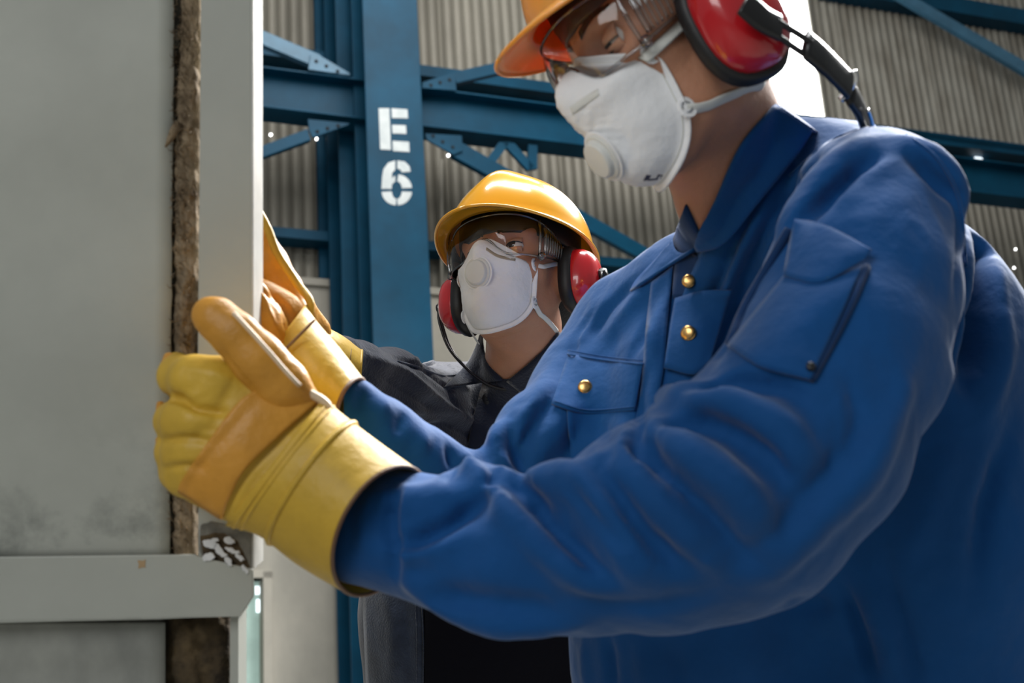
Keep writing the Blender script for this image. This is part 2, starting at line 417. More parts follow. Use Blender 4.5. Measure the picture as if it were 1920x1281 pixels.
# ================================================================== the hall behind
VP = Vector(MC.to_3x3() @ Vector(camp(8080, 1107, 1.0))); H = Vector((VP.x, VP.y, 0)).normalized()
NW = Vector((H.y, -H.x, 0))            # towards the camera
if NW.y > 0: NW = -NW
O = P(740, 300, 9.2)
def WL(s_, n_, z_): v = O+H*s_+NW*n_; return (v.x, v.y, z_)
def S(px, py, off):                    # pixel ray meets the plane 'off' in front of the column face
    d = (P(px, py, 1.0)-CAM); t = ((O+NW*off)-CAM).dot(NW)/d.dot(NW); q = CAM+d*t
    return (q-O).dot(H), q.z
def wbox(mb, s0, s1, n0, n1, z0, z1):
    return mb.box8([WL(s0, n0, z0), WL(s1, n0, z0), WL(s1, n1, z0), WL(s0, n1, z0), WL(s0, n0, z1), WL(s1, n0, z1), WL(s1, n1, z1), WL(s0, n1, z1)])
def wprism(mb, pxs, off, th):
    q = [S(x, y, off) for x, y in pxs]
    return mb.prism([WL(a, off, z) for a, z in q], [WL(a, off-th, z) for a, z in q])

floor = MB().box8([(-14, -8, -.1), (22, -8, -.1), (22, 22, -.1), (-14, 22, -.1), (-14, -8, 0), (22, -8, 0), (22, 22, 0), (-14, 22, 0)]).build('floor', M['floor'], loc=(0, 0, 0))
tag(floor, 'grey concrete hall floor', kind='structure')
WOFF = -1.0
wall = empty('wall_back', WL(0, WOFF, 0), 'tall back wall of corrugated metal sheets over a concrete base', 'wall', kind='structure')
zc = S(600, 541, WOFF)[1]; sA = S(-500, 400, WOFF)[0]; sB = S(2900, 400, WOFF)[0]; ztop = 8.2
# window openings in the concrete base (lower left)
w0, w1 = S(440, 1180, WOFF+.1)[0], S(500, 1180, WOFF+.1)[0]; wz = S(475, 1085, WOFF+.1)[1]
c = MB(); wbox(c, sA, w0, WOFF-.15, WOFF+.1, 0, zc); wbox(c, w1, sB, WOFF-.15, WOFF+.1, 0, zc); wbox(c, w0, w1, WOFF-.15, WOFF+.1, wz, zc); wbox(c, w0, w1, WOFF-.15, WOFF+.1, 0, .9)
c.build('concrete_base', M['concrete'], wall)
c = MB(); wbox(c, sA, sB, WOFF+.08, WOFF+.13, zc-.03, zc+.02); c.build('base_ledge', M['concrete'], wall)
# corrugated cladding: one object per sheet
zl = S(600, 214, WOFF)[1]; PER = .076; SW = PER*12
def sheet_mesh(wd, z0, z1, amp=.0145, sub=8):
    n = int(round(wd/PER))*sub; V = []; 
    for k, z in enumerate((z0, z1)):
        for i in range(n+1):
            s_ = wd*i/n; ph = (i % sub)/sub*2*math.pi; V.append((s_, amp*(abs(math.cos(ph/2))**.7*2-1), z))
    F = [(i, i+1, n+2+i, n+1+i) for i in range(n)]
    me = bpy.data.meshes.new('corrugated_sheet'); me.from_pydata(V, [], F); me.update(); return me
rot = math.atan2(H.y, H.x)
rows = [(zc-.05, zl+.06, .0), (zl, zl+2.35, .012), (zl+2.28, zl+4.9, .024)]
nsh = int((sB-sA)/SW)+1
for r_, (z0, z1, dn) in enumerate(rows):
    for mi, mname in enumerate(('corrugated', 'corrugated_old')):
        me = sheet_mesh(SW+PER*.5, 0, z1-z0); me.materials.append(M[mname])
        for i in range(nsh):
            old = (i >= int((S(1380, 200, WOFF)[0]-sA)/SW)) and r_ > 0
            if (mi == 1) != old: continue
            s0 = sA+i*SW; q = WL(s0, WOFF+dn+.004*(i % 2)+.012, z0)
            o = bpy.data.objects.new('corrugated_sheet', me); COL.objects.link(o); o.parent = wall
            o.location = Vector(q)-wall.location; o.rotation_euler = (0, 0, rot+(math.pi if H.x < 0 else 0))
# bright translucent window strip, the lit gap under it, the small gap at the right
win = empty('window_1', WL(*([S(1490, 120, WOFF+.05)[0], WOFF+.05]), 3.5), 'tall blown-out bright window strip in the corrugated wall', 'window', kind='structure')
def winpane(pts, off, m, parent, name='pane'):
    mb = MB(); wprism(mb, pts, off, .02); return mb.build(name, m, parent)
sL, z0_ = S(1425, 223, WOFF+.06); sR = S(1545, 223, WOFF+.06)[0]
mb = MB(); wbox(mb, sL-.35, sR, WOFF+.04, WOFF+.06, z0_, z0_+1.75); mb.build('pane', M['daylight'], win)
mb = MB(); wbox(mb, sL-.35, sR, WOFF+.04, WOFF+.065, z0_-.13, z0_-.065); mb.build('pane', M['daylight'], win)
mb = MB(); wbox(mb, sR, sR+.03, WOFF+.02, WOFF+.08, z0_-.15, z0_+1.78); wbox(mb, sL-.38, sL-.35, WOFF+.02, WOFF+.08, z0_-.15, z0_+1.78); mb.build('window_frame', M['corrugated_old'], win)
w2 = empty('window_2', WL(S(475, 1180, WOFF)[0], WOFF, 1.6), 'narrow window with a green view low in the concrete wall', 'window', kind='structure')
mb = MB(); wbox(mb, w0, w1, WOFF-.02, WOFF, .9, wz); mb.build('pane', M['green_view'], w2)
sx = S(492, 1100, WOFF+.1)[0]
mb = MB(); wbox(mb, sx, w1+.03, WOFF-.02, WOFF+.13, .9, wz+.04); wbox(mb, w0-.03, w1+.03, WOFF-.02, WOFF+.13, wz, wz+.05); mb.build('window_frame', M['concrete'], w2)
for i, (x, y, hh) in enumerate(((486, 1107, 12), (490, 1136, 20))):
    a, z = S(x, y, WOFF+.01); 
    mb = MB(); wbox(mb, a-.03, a+.03, WOFF+.0, WOFF+.012, z-hh*.002, z+hh*.002); mb.build('bright_pane', M['daylight_soft'], w2)
tg = MB(); wprism(tg, [(1820, 303), (1836, 287), (1846, 305)], WOFF+.06, .01)
tag(tg.build('daylight_gap', M['daylight_soft']), 'small triangular gap letting daylight in at the far right beam', 'gap', kind='structure')
for i, (x, y, lb) in enumerate(((508, 252, 'tiny bright daylight hole left of the lower left brace'), (594, 260, 'tiny bright daylight hole under the left beam gusset'), (841, 291, 'tiny bright daylight hole right of the lettered column'),
                 (977, 161, 'tiny bright daylight hole below the orange hat brim'), (1905, 467, 'tiny bright daylight hole at the far right edge'), (1902, 502, 'lower tiny daylight hole at the far right edge'))):
    off = -.15 if i != 3 else -.6
    a, z = S(x, y, WOFF+.07); r = .0085 if i < 4 else .007
    pts = [WL(a+r*math.cos(t*math.pi/6), WOFF+.07, z+r*math.sin(t*math.pi/6)) for t in range(12)]
    pt2 = [WL(a+r*math.cos(t*math.pi/6), WOFF+.06, z+r*math.sin(t*math.pi/6)) for t in range(12)]
    tag(MB().prism(pts, pt2).build('daylight_hole', M['daylight']), lb, 'hole', 'daylight holes in the cladding')
# girts (horizontal rails on the wall)
def rail(px, py, hgt, label, off0=WOFF+.03, dep=.16, s0=None, s1=None, m='steel_blue'):
    a, z = S(px, py, off0+dep); t = empty('wall_rail', WL(a, off0, z), label, 'rail', 'blue rails on the back wall')
    s0 = sA if s0 is None else S(s0, py, off0+dep)[0]; s1 = sB if s1 is None else S(s1, py, off0+dep)[0]
    f = MB(); wbox(f, s0, s1, off0+dep-.012, off0+dep, z, z+hgt); f.build('rail_web', M[m], t)
    f = MB(); wbox(f, s0, s1, off0, off0+dep-.012, z, z+.012); wbox(f, s0, s1, off0, off0+dep-.012, z+hgt-.012, z+hgt); f.build('rail_lip', M[m], t)
rail(540, 108, .09, 'upper blue wall rail passing behind the lettered column')
rail(550, 446, .07, 'lower blue wall rail just above the concrete base')
rail(1830, 272, .07, 'blue wall rail above the large beam at right', s0=1480)
rail(1800, 24, .16, 'topmost blue wall rail in the upper right corner', s0=1560)
# main horizontal beam
a, zb0 = S(580, 207, -.22); zt0 = S(580, 138, -.22)[1]
beam = empty('steel_beam', WL(a, -.3, zb0), 'long blue steel beam running behind the lettered column', 'beam')
bt = MB(); wbox(bt, sA, sB, -.33, -.31, zb0, zt0); bt.build('beam_web', M['steel_blue'], beam)
bt = MB(); wbox(bt, sA, sB, -.42, -.22, zt0, zt0+.014); bt.build('top_flange', M['steel_blue'], beam, bevel=.003)
bt = MB(); wbox(bt, sA, sB, -.42, -.22, zb0-.014, zb0); bt.build('bottom_flange', M['steel_blue'], beam, bevel=.003)
# lettered column (H section) and the column behind it
def hcol(s0, s1, nf, depth, name, label, flt=.02):
    t = empty(name, WL((s0+s1)/2, nf-depth/2, 0), label, 'column')
    f = MB(); wbox(f, s0, s1, nf-flt, nf, 0, 8.0); f.build('front_flange', M['steel_blue'], t, bevel=.004)
    f = MB(); wbox(f, s0, s1, nf-depth, nf-depth+flt, 0, 8.0); f.build('back_flange', M['steel_blue'], t, bevel=.004)
    f = MB(); wbox(f, (s0+s1)/2-.012, (s0+s1)/2+.012, nf-depth+flt, nf-flt, 0, 8.0); f.build('web', M['steel_blue'], t)
    return t
c0, c1 = S(689, 300, 0)[0], S(796, 300, 0)[0]
col1 = hcol(c0, c1, 0, .30, 'steel_column', 'blue steel column stencilled with white E and 6')
d0, d1 = S(633, 300, -.5)[0], S(668, 300, -.5)[0]
hcol(d0, d1+.10, -.46, .34, 'steel_column', 'plain blue steel column behind and left of the lettered one')
f = MB(); q0, q1 = S(594, 300, WOFF+.05)[0], S(640, 300, WOFF+.05)[0]; wbox(f, q0, q1, WOFF+.03, WOFF+.07, zc, 8.0)
tag(f.build('wall_post', M['steel_blue'], bevel=.003), 'narrow dark blue post fixed to the wall, left of both columns', 'post')
# stencilled marks
def stroke_px(polys, name, off=.003):
    mb = MB()
    for p in polys: wprism(mb, p, off, .003)
    mb.build(name, M['stencil_white'], col1)
stroke_px([[(710, 203), (730, 203), (733, 281), (713, 280)],
           [(734, 203), (764, 205), (765, 222), (735, 221)], [(735, 234), (761, 235), (762, 251), (736, 250)], [(736, 264), (767, 266), (768, 285), (737, 283)]], 'stencil_letter')
def arc(cx, cy, ro, ri, a0, a1, n=9, sy=1.0):
    A = [(cx+ro[0]*math.cos(math.radians(a0+(a1-a0)*i/n)), cy-ro[1]*math.sin(math.radians(a0+(a1-a0)*i/n))) for i in range(n+1)]
    B = [(cx+ri[0]*math.cos(math.radians(a0+(a1-a0)*i/n)), cy-ri[1]*math.sin(math.radians(a0+(a1-a0)*i/n))) for i in range(n+1)]
    return [[A[i], A[i+1], B[i+1], B[i]] for i in range(n)]
six = arc(744, 358, (28.5, 27), (9.5, 15), -176, -94, 8)+arc(744, 358, (28.5, 27), (9.5, 15), -86, -4, 8)+arc(744, 354, (28.5, 27), (9.5, 14), 4, 84, 8)
six += [[(715.5, 354), (734.5, 354), (735, 325), (716.5, 332)], [(716.5, 332), (735, 325), (741, 318), (741, 301), (728, 305), (719, 317)],
        [(745, 301), (759, 303), (768, 312), (770, 322), (753, 323), (751, 318), (745, 316)], [(735, 346), (735, 334), (741, 329), (741, 340)]]
stroke_px(six, 'stencil_number')
# bracing with drilled gussets
def brace(gus, holes, bar, label, off=-.2, m='steel_blue'):
    cx = sum(p[0] for p in gus)/len(gus); cy = sum(p[1] for p in gus)/len(gus); a, z = S(cx, cy, off)
    t = empty('brace', WL(a, off, z), label, 'brace')
    f = MB(); wprism(f, gus, off, .014); f.build('gusset_plate', M[m], t, bevel=.002)
    if bar:
        f = MB(); wprism(f, bar, off-.014, .05); f.build('brace_bar', M[m if m != 'steel_blue' else 'steel_blue'], t, bevel=.003)
    for (x, y) in holes:
        a, z = S(x, y, off+.001); r = .0125
        p = [WL(a+r*math.cos(k*math.pi/5), off+.004, z+r*math.sin(k*math.pi/5)) for k in range(10)]; q = [WL(a+r*math.cos(k*math.pi/5), off+.0, z+r*math.sin(k*math.pi/5)) for k in range(10)]
        MB().prism(p, q).build('bolt_hole', M['hole_dark'], t)
brace([(578, 130), (582, 102), (600, 104), (656, 137), (656, 141)], [(593, 115), (612, 124), (633, 134)], [(440, 34), (470, 47), (602, 103), (584, 122), (470, 74), (440, 60)], 'pale upper brace left of the lettered column', m='steel_blue_pale')
brace([(577, 223), (656, 231), (654, 234), (586, 258), (580, 245)], [(595, 247), (614, 241), (634, 236)], [(430, 296), (577, 241), (583, 262), (430, 318)], 'lower brace left of the lettered column')
brace([(792, 154), (853, 135), (856, 170), (792, 165)], [(808, 160), (825, 155), (843, 150)], [(850, 135), (950, 112), (965, 130), (856, 156)], 'upper brace right of the lettered column')
brace([(797, 250), (866, 254), (868, 283), (850, 290), (800, 262)], [(812, 255), (830, 266), (849, 276)], [(852, 272), (868, 268), (1270, 496), (1240, 506), (848, 292)], 'long lower brace running behind the yellow hard hat')
br = empty('hanger_bracket', WL(S(970, 285, -.25)[0], -.25, S(970, 285, -.25)[1]), 'small forked bracket hanging under the beam', 'bracket')
for pts in ([(936, 266), (958, 266), (928, 306), (913, 298)], [(940, 266), (965, 268), (1003, 312), (990, 320)], [(991, 270), (1008, 272), (1008, 316), (991, 318)]):
    f = MB(); wprism(f, pts, -.25, .03); f.build('bracket_arm', M['steel_blue'], br, bevel=.002)
f = MB(); wprism(f, [(1672, -12), (1688, -22), (1935, 122), (1935, 146)], WOFF+.35, .05); 
tag(f.build('diagonal_rod', M['steel_blue_pale'], bevel=.004), 'pale blue diagonal brace crossing the upper right corner', 'brace')
pp = [WL(*S(828, y, WOFF+.12)[:1], WOFF+.12, S(828, y, WOFF+.12)[1]) for y in (300, 560)]
V_, F_ = tube(pp, .012, 8); tag(mesh_obj('conduit', V_, F_, M['concrete']), 'thin pale vertical conduit right of the lettered column', 'conduit')
V_, F_ = tube([WL(*S(832, y, WOFF+.12)[:1], WOFF+.12, S(832, y, WOFF+.12)[1]) for y in (560, 1400)], .012, 8)
# ================================================================== insulated panel at the left
def cprism(mb, pts, d, th, d2=None):   # polygon in pixels at a depth, extruded away from the camera
    A = [P(x, y, d) for x, y in pts]; n = -Vector(_F)
    return mb.prism([tuple(a) for a in A], [tuple(a-n*th) for a in A])
panel = empty('insulated_panel', P(150, 1500, 1.33), 'big grey sheet-metal panel with brown wool insulation packed in its edge', 'panel')
def psheet(name, X0, X1, Y0, Y1, d, th, m, wob=.0015, nx=40, ny=70, bevel=.002):
    V = []; rng = np.random.RandomState(3)
    ph = rng.rand(6)*6
    for j in range(ny):
        for i in range(nx):
            u, v = i/(nx-1), j/(ny-1)
            xl = X0(v) if callable(X0) else X0; xr = X1(v) if callable(X1) else X1
            yt = Y0(u) if callable(Y0) else Y0; yb = Y1(u) if callable(Y1) else Y1
            z = wob*(math.sin(6*u+ph[0])*math.cos(5*v+ph[1])+.6*math.sin(14*u*v+ph[2]+9*v))
            V.append(camp(xl*(1-u)+xr*u, yt*(1-v)+yb*v, d+z))
    o = cam_obj(name, V, grid_faces(nx, ny), m, panel); o.data.flip_normals(); solid(o, th, -1); return o
rg = random.Random(4)
ed = [rg.uniform(-1, 1) for _ in range(90)]
def wob_edge(base, amp):
    return lambda v: base+amp*(ed[int(v*80)]*(1-(v*80) % 1)+ed[int(v*80)+1]*((v*80) % 1))
zp = panel.location.z
stain(M['sheet_paint'], P(150, 1040, 1.3).z-zp, P(150, 760, 1.3).z-zp, (.10, .11, .10))
psheet('front_sheet', -900, lambda v: 329-12*v+1.2*ed[int(v*80)], -500, lambda u: 1058-8*u, 1.300, .003, M['sheet_paint'])
psheet('lower_sheet', -900, 309, lambda u: 1168, 1500, 1.312, .003, M['sheet_dirty'])
f = MB(); cprism(f, [(-900, 1056), (365, 1040), (372, 1044), (474, 1068), (476, 1118), (462, 1140), (452, 1154), (300, 1162), (-900, 1188)], 1.285, .004); f.build('bottom_channel', M['flange_paint'], panel, bevel=.0012)
f = MB(); cprism(f, [(-900, 1180), (300, 1158), (450, 1152), (450, 1156), (-900, 1192)], 1.285, .04); f.build('channel_lip', M['flange_paint'], panel)
f = MB(); cprism(f, [(380, -500), (470, -500), (473, 300), (473, 700), (473, 1072), (440, 1068), (372, 1050), (370, 700), (374, 300)], 1.292, .005); f.build('edge_flange', M['flange_paint'], panel, bevel=.0012)
f = MB(); cprism(f, [(470, -500), (474, -500), (476, 1068), (472, 1068)], 1.290, .05); f.build('edge_strip', M['edge_highlight'], panel, bevel=.0008)  # real edge thickness; its paler colour paints in the highlight line
f = MB(); cprism(f, [(432, 1150), (447, 1150), (447, 1500), (430, 1500)], 1.30, .04); f.build('lower_edge_strip', M['flange_paint'], panel)
f = MB(); cprism(f, [(-880, -500), (430, -500), (430, 1500), (-880, 1500)], 1.350, .01); f.build('back_sheet', M['rust_dark'], panel)
# crushed corner where the paint has flaked off
rj = random.Random(12)
def jag(pts, amp=2.2, n=2):
    for _ in range(n):
        o_ = []
        for a, b in zip(pts, pts[1:]+pts[:1]): o_ += [a, ((a[0]+b[0])/2+rj.uniform(-amp, amp), (a[1]+b[1])/2+rj.uniform(-amp, amp))]
        pts = o_; amp *= .55
    return pts
def blob_patch(name, pts, d, m, th=.002):
    pts = jag(pts)
    f = MB(); cprism(f, pts, d, th); return f.build(name, m, panel, bevel=.0006)
blob_patch('torn_corner', [(376, 985), (395, 978), (474, 1002), (473, 1072), (462, 1082), (446, 1066), (432, 1072), (420, 1062), (405, 1068), (380, 1052), (374, 1020)], 1.2895, M['rust_dark'])
blob_patch('flake_shadow', [(374, 1006), (400, 1000), (420, 1000), (446, 1016), (456, 1036), (468, 1062), (462, 1080), (446, 1070), (436, 1062), (420, 1056), (400, 1060), (382, 1058)], 1.2885, M['wool_dark'], .0015)  # dark patch painted in as the shadow under the paint flakes
for x, y, rx, ry, an in ((393, 1020, 15, 7, .2), (408, 1030, 11, 7, .9), (391, 1044, 13, 7, -.4), (415, 1038, 13, 5, .5), (430, 1014, 11, 7, .4), (436, 1034, 14, 5, .3), (428, 1052, 11, 5, .9), (450, 1046, 9, 4, .6), (459, 1068, 10, 4, 1.0), (404, 1012, 7, 4, .1)):
    pts = []
    for k in range(8):
        t = 2*math.pi*k/8; q = rj.uniform(.75, 1.2); u, v = rx*q*math.cos(t), ry*q*math.sin(t); pts.append((x+u*math.cos(an)-v*math.sin(an), y+u*math.sin(an)+v*math.cos(an)))
    blob_patch('paint_flake', pts, 1.287-.0004*(len(pts)+x % 3), M['white_paint'])
blob_patch('tape_scrap', [(258, 1051), (274, 1050), (273, 1066), (259, 1067)], 1.2845, mat('tape', (.38, .26, .14), .8), .001)
# insulation: lumpy wool strip
def wool(name, xl, xr, y0, y1, d, m, seed, amp=.006):
    rng = np.random.RandomState(seed); ny = int((y1-y0)/5); nx = 18; V = []
    from mathutils import noise
    for j in range(ny):
        y = y0+(y1-y0)*j/(ny-1)
        for i in range(nx):
            u = i/(nx-1); bulge = math.sin(math.pi*min(max(u, 0.0), 1))**.5
            q = Vector((u*2.2, y*.018, seed)); nz = noise.noise(q)+.6*noise.noise(q*2.7)+.35*noise.noise(q*6.1)
            ex = 7*noise.noise(Vector((0, y*.02, seed+9)))+5*noise.noise(Vector((0, y*.07, seed+2)))
            V.append(camp(xl(y)+(xr(y)-xl(y))*u+ex*(1-u), y, d-.006*bulge-amp*nz*bulge+.012*(1-bulge)))
    o = cam_obj(name, V, grid_faces(nx, ny), m, panel); o.data.flip_normals(); solid(o, .02, -1); o['kind'] = 'stuff'; return o
wool('insulation', lambda y: 337-9*min(1, max(0, (y-90)/120))-.008*y, lambda y: 382-.010*y, -500, 1060, 1.302, M['wool'], 3)
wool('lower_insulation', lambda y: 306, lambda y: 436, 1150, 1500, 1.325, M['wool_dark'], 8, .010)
V_, F_ = tube([camp(*q) for q in ((336, 232, 1.297), (326, 246, 1.294), (318, 262, 1.292), (310, 276, 1.291))], [.005, .0045, .003, .001], 7)
o = cam_obj('wool_tuft', V_, F_, M['wool'], panel)
fv, ff = [], []; rf = random.Random(5)
for k in range(420):                     # loose fibres of the wool
    y = rf.uniform(-40, 1040); x = 332-.010*y+rf.uniform(-6, 30); L_ = rf.uniform(4, 14); a = rf.uniform(1.2, 5.0)
    p_ = [camp(x, y, 1.300), camp(x+L_*.5*math.cos(a), y+L_*.5*math.sin(a), 1.290), camp(x+L_*math.cos(a+.5), y+L_*math.sin(a+.5), 1.288)]
    a_, b_ = tube(p_, [.0005, .0004, .0002], 3, cap=False); b0 = sum(len(q) for q in fv); fv.append(a_); ff += [tuple(i+b0 for i in q) for q in b_]
fo = cam_obj('wool_fibres', np.vstack(fv), ff, M['wool'], panel); fo['kind'] = 'stuff'
# curved cream rim peeping out behind the flange
V_ = []; 
for k in range(25):
    a = math.radians(-80+160*k/24)
    for r_, dd in ((1.0, 0), (.84, 0), (.84, .02), (1.0, .02)): V_.append(camp(432+58*math.cos(a)*r_, 372-150*math.sin(a)*(1-(1-r_)*.5), 1.5+dd))
F_ = [(4*k+i, 4*k+(i+1) % 4, 4*k+4+(i+1) % 4, 4*k+4+i) for k in range(24) for i in range(4)]
tag(recalc(cam_obj('curved_rim', V_, F_, M['cream_rim'], smooth=False)), 'cream curved rim standing just behind the panel edge', 'rim')
# ================================================================== people and what they wear
class Head:
    """camera-space frame of a head: origin between the ears, x forward, y to his left, z up"""
    def __init__(s, o, F_, L_, k=1.0):
        F_ = np.array(F_, float); F_ /= np.linalg.norm(F_); L_ = np.array(L_, float); L_ -= F_*(L_@F_); L_ /= np.linalg.norm(L_)
        s.o = np.array(o, float); s.R = np.stack([F_, L_, np.cross(F_, L_)], 1); s.k = k
    def c(s, v):
        return (np.atleast_2d(np.asarray(v, float))*s.k) @ s.R.T + s.o
    def p(s, *v): return s.c(v)[0]

def head_sdf(sd, h, k=1.0):
    R = h.R; q = h.k
    def E(c, r, kk=.012, sub=False, RR=None): sd.ell(h.p(*c), np.array(r)*q, R if RR is None else RR, kk, sub)
    def C(a, b, ra, rb, kk=.01): sd.cone(h.p(*a), h.p(*b), ra*q, rb*q, kk)
    E((-.008, 0, .058), (.098, .078, .088))
    E((.040, 0, .005), (.056, .063, .085), .02)
    E((.022, 0, -.050), (.056, .055, .046), .02)
    E((.068, 0, -.084), (.018, .020, .016), .02)
    for y in (-1, 1):
        C((.020, y*.053, -.035), (.062, y*.022, -.082), .014, .013, .015)
        E((.062, y*.043, -.004), (.024, .022, .018), .02)
        E((.045, y*.032, -.045), (.028, .022, .03), .02)
        C((.086, y*.012, .048), (.070, y*.052, .050), .010, .009, .012)
        E((.098, y*.031, .026), (.020, .019, .014), .012, True)
        C((.010, y*.062, .02), (.006, y*.064, -.02), .012, .012, .02)
        E((.002, y*.078, .005), (.022, .010, .032), .008)            # ear
        C((.099, y*.010, -.012), (.094, y*.016, -.014), .009, .007, .006)
    C((.090, 0, .038), (.108, 0, .006), .008, .010, .012)
    C((.108, 0, .006), (.114, 0, -.008), .010, .012, .006)
    C((.094, -.02, -.048), (.094, .02, -.048), .008, .008, .012)
    C((.092, -.018, -.060), (.092, .018, -.060), .008, .008, .010)

def eyes(h, parent, body_surf, down=0.0):
    for y in (-1, 1):
        c0 = np.array((.0765, y*.0315, .027)); V = []; F = []
        for r, nm, mt, c in ((.0125, 'eyeball', 'eye_white', c0),):
            n = 16; V = []
            for j in range(n+1):
                for i in range(n):
                    a, b = math.pi*j/n, 2*math.pi*i/n; V.append(h.p(c[0]+r*math.cos(a), c[1]+r*math.sin(a)*math.cos(b), c[2]+r*math.sin(a)*math.sin(b)))
            e = cam_obj('eye', V, grid_faces(n, n+1, True), M['eye_white'], parent)
        V = []; g = (.004 if y > 0 else -.001)
        for j in range(6):
            for i in range(16):
                a, b = math.radians(27)*j/5, 2*math.pi*i/16; r = .0130
                V.append(h.p(c0[0]+r*math.cos(a), c0[1]-.0015+r*math.sin(a)*math.cos(b), c0[2]+.0008-down*.006+r*math.sin(a)*math.sin(b)))
        cam_obj('iris', V, grid_faces(16, 6, True), M['iris'], e)
        # lids: upper and lower arcs of skin over the ball
        for s_, z0, nm in ((1, .0034, 'upper_eyelid'), (-1, -.0046, 'lower_eyelid')):
            V = []
            for j in range(7):
                for i in range(13):
                    b = math.radians(-62+124*i/12); el = math.radians((s_*(16 if s_ > 0 else 22)-(24*down if s_ > 0 else 0))*math.cos(b)**.6+s_*j*11); r = .0142+.0006*math.sin(math.pi*min(1, j/3))
                    V.append(h.p(c0[0]+r*math.cos(b)*math.cos(el), c0[1]+r*math.sin(b), c0[2]+r*math.sin(el)*math.cos(b*.3)))
            lid = cam_obj(nm, V, grid_faces(13, 7), M['skin'], parent); solid(lid, .0012, 0)
            if s_ > 0:
                Vt, Ft = tube(V[:13], .0008, 5); cam_obj('eyelashes', Vt, Ft, M['hair'], parent)
        V = []                      # eyebrow
        for j in range(5):
            for i in range(15):
                u = i/14; yy = .012+.043*u; zz = .0475+.007*math.sin(math.pi*min(u*1.15, 1)*.75)+(j/4-.5)*.0085*(1-.6*u)
                p = h.p(.12, y*yy, zz); d = h.p(0, y*yy*.8, zz)-p; hh = body_surf.bvh.ray_cast(Vector(p), Vector(d).normalized())
                q = np.array(hh[0]) if hh[0] is not None else p
                V.append(q-d/np.linalg.norm(d)*.0012)
        cam_obj('eyebrow', V, grid_faces(15, 5), M['hair'], parent)

def hardhat(h, m, label, z0=.070, tilt=0.0, sc=1.0, group='hard hats'):
    o = empty('hard_hat', to_world(h.p(0, 0, .12))[0], label, 'hard hat', group)
    ct, st = math.cos(tilt), math.sin(tilt)
    def T(x, y, z):
        x, y, z = x*sc, y*sc, z*sc; return h.p(x*ct-z*st, y, x*st+z*ct+0)
    nth, nr = 72, 26; V = []
    for j in range(nr):
        v = j/(nr-1)
        for i in range(nth):
            th = 2*math.pi*i/nth; c, s_ = math.cos(th), math.sin(th)
            ax = .128 if c > 0 else .136; ay = .106
            if v < .78:                                  # shell
                t = v/.78*math.pi/2; r = math.sin(t)**.92; zz = z0+.108*math.cos(t)**.95
                x, y = ax*c*r, ay*s_*r
                rid = math.exp(-(y/.024)**2)*.010*max(0, math.sin(t*2.0))**.5*(1 if abs(c) > .02 else .9)
                zz += rid+.004*math.exp(-((y-.0)/.05)**2)*math.cos(t)
            else:                                        # rim gutter and peak
                t = (v-.78)/.22; fr = max(0, c)**1.5
                ext = .009+.046*fr*(1-abs(s_)**6*.4); drop = .006+.012*fr
                x, y = (ax+ext*t)*c, (ay+(.008+.008*fr)*t)*s_; zz = z0-drop*t**1.6-.004*math.sin(math.pi*t)*(1-fr)
                zz += .010*fr*0
            V.append(T(x-.004, y, zz))
    sh = cam_obj('shell', V, grid_faces(nth, nr, True), m, o); recalc(sh); solid(sh, .0026, 0)
    # rolled edge bead
    E = []
    for i in range(73):
        th = 2*math.pi*i/72; c, s_ = math.cos(th), math.sin(th); fr = max(0, c)**1.5; ax = .128 if c > 0 else .136
        E.append(T((ax+.009+.046*fr*(1-abs(s_)**6*.4))*c-.004, (.106+.008+.008*fr)*s_, z0-.006-.012*fr))
    Vt, Ft = tube(E, .0022, 8); cam_obj('edge_bead', Vt, Ft, m, o)
    # head band and cradle inside
    V = []
    for j, (zz, k_) in enumerate(((z0+.028, .90), (z0+.004, .90), (z0-.016, .875), (z0-.020, .86))):
        for i in range(48):
            th = 2*math.pi*i/48; V.append(T(.117*k_*math.cos(th)-.004, .098*k_*math.sin(th), zz-(.018*max(0, -math.cos(th)) if j > 1 else 0)))
    hb = cam_obj('head_band', V, grid_faces(48, 4, True), M['black_plastic'], o); solid(hb, .003, 0)
    for k_ in range(3):
        a = math.pi*k_/3+.3; pts = [T(.105*math.cos(a)*math.cos(t)-.004, .088*math.sin(a)*math.cos(t), z0+.02+.058*math.sin(t)) for t in np.linspace(0, math.pi, 15)]
        Vt, Ft = tube(pts, .007, 6, .15, up=[h.R[:, 2]]*15); cam_obj('cradle_strap', Vt, Ft, M['black_plastic'], o)
    return o, T

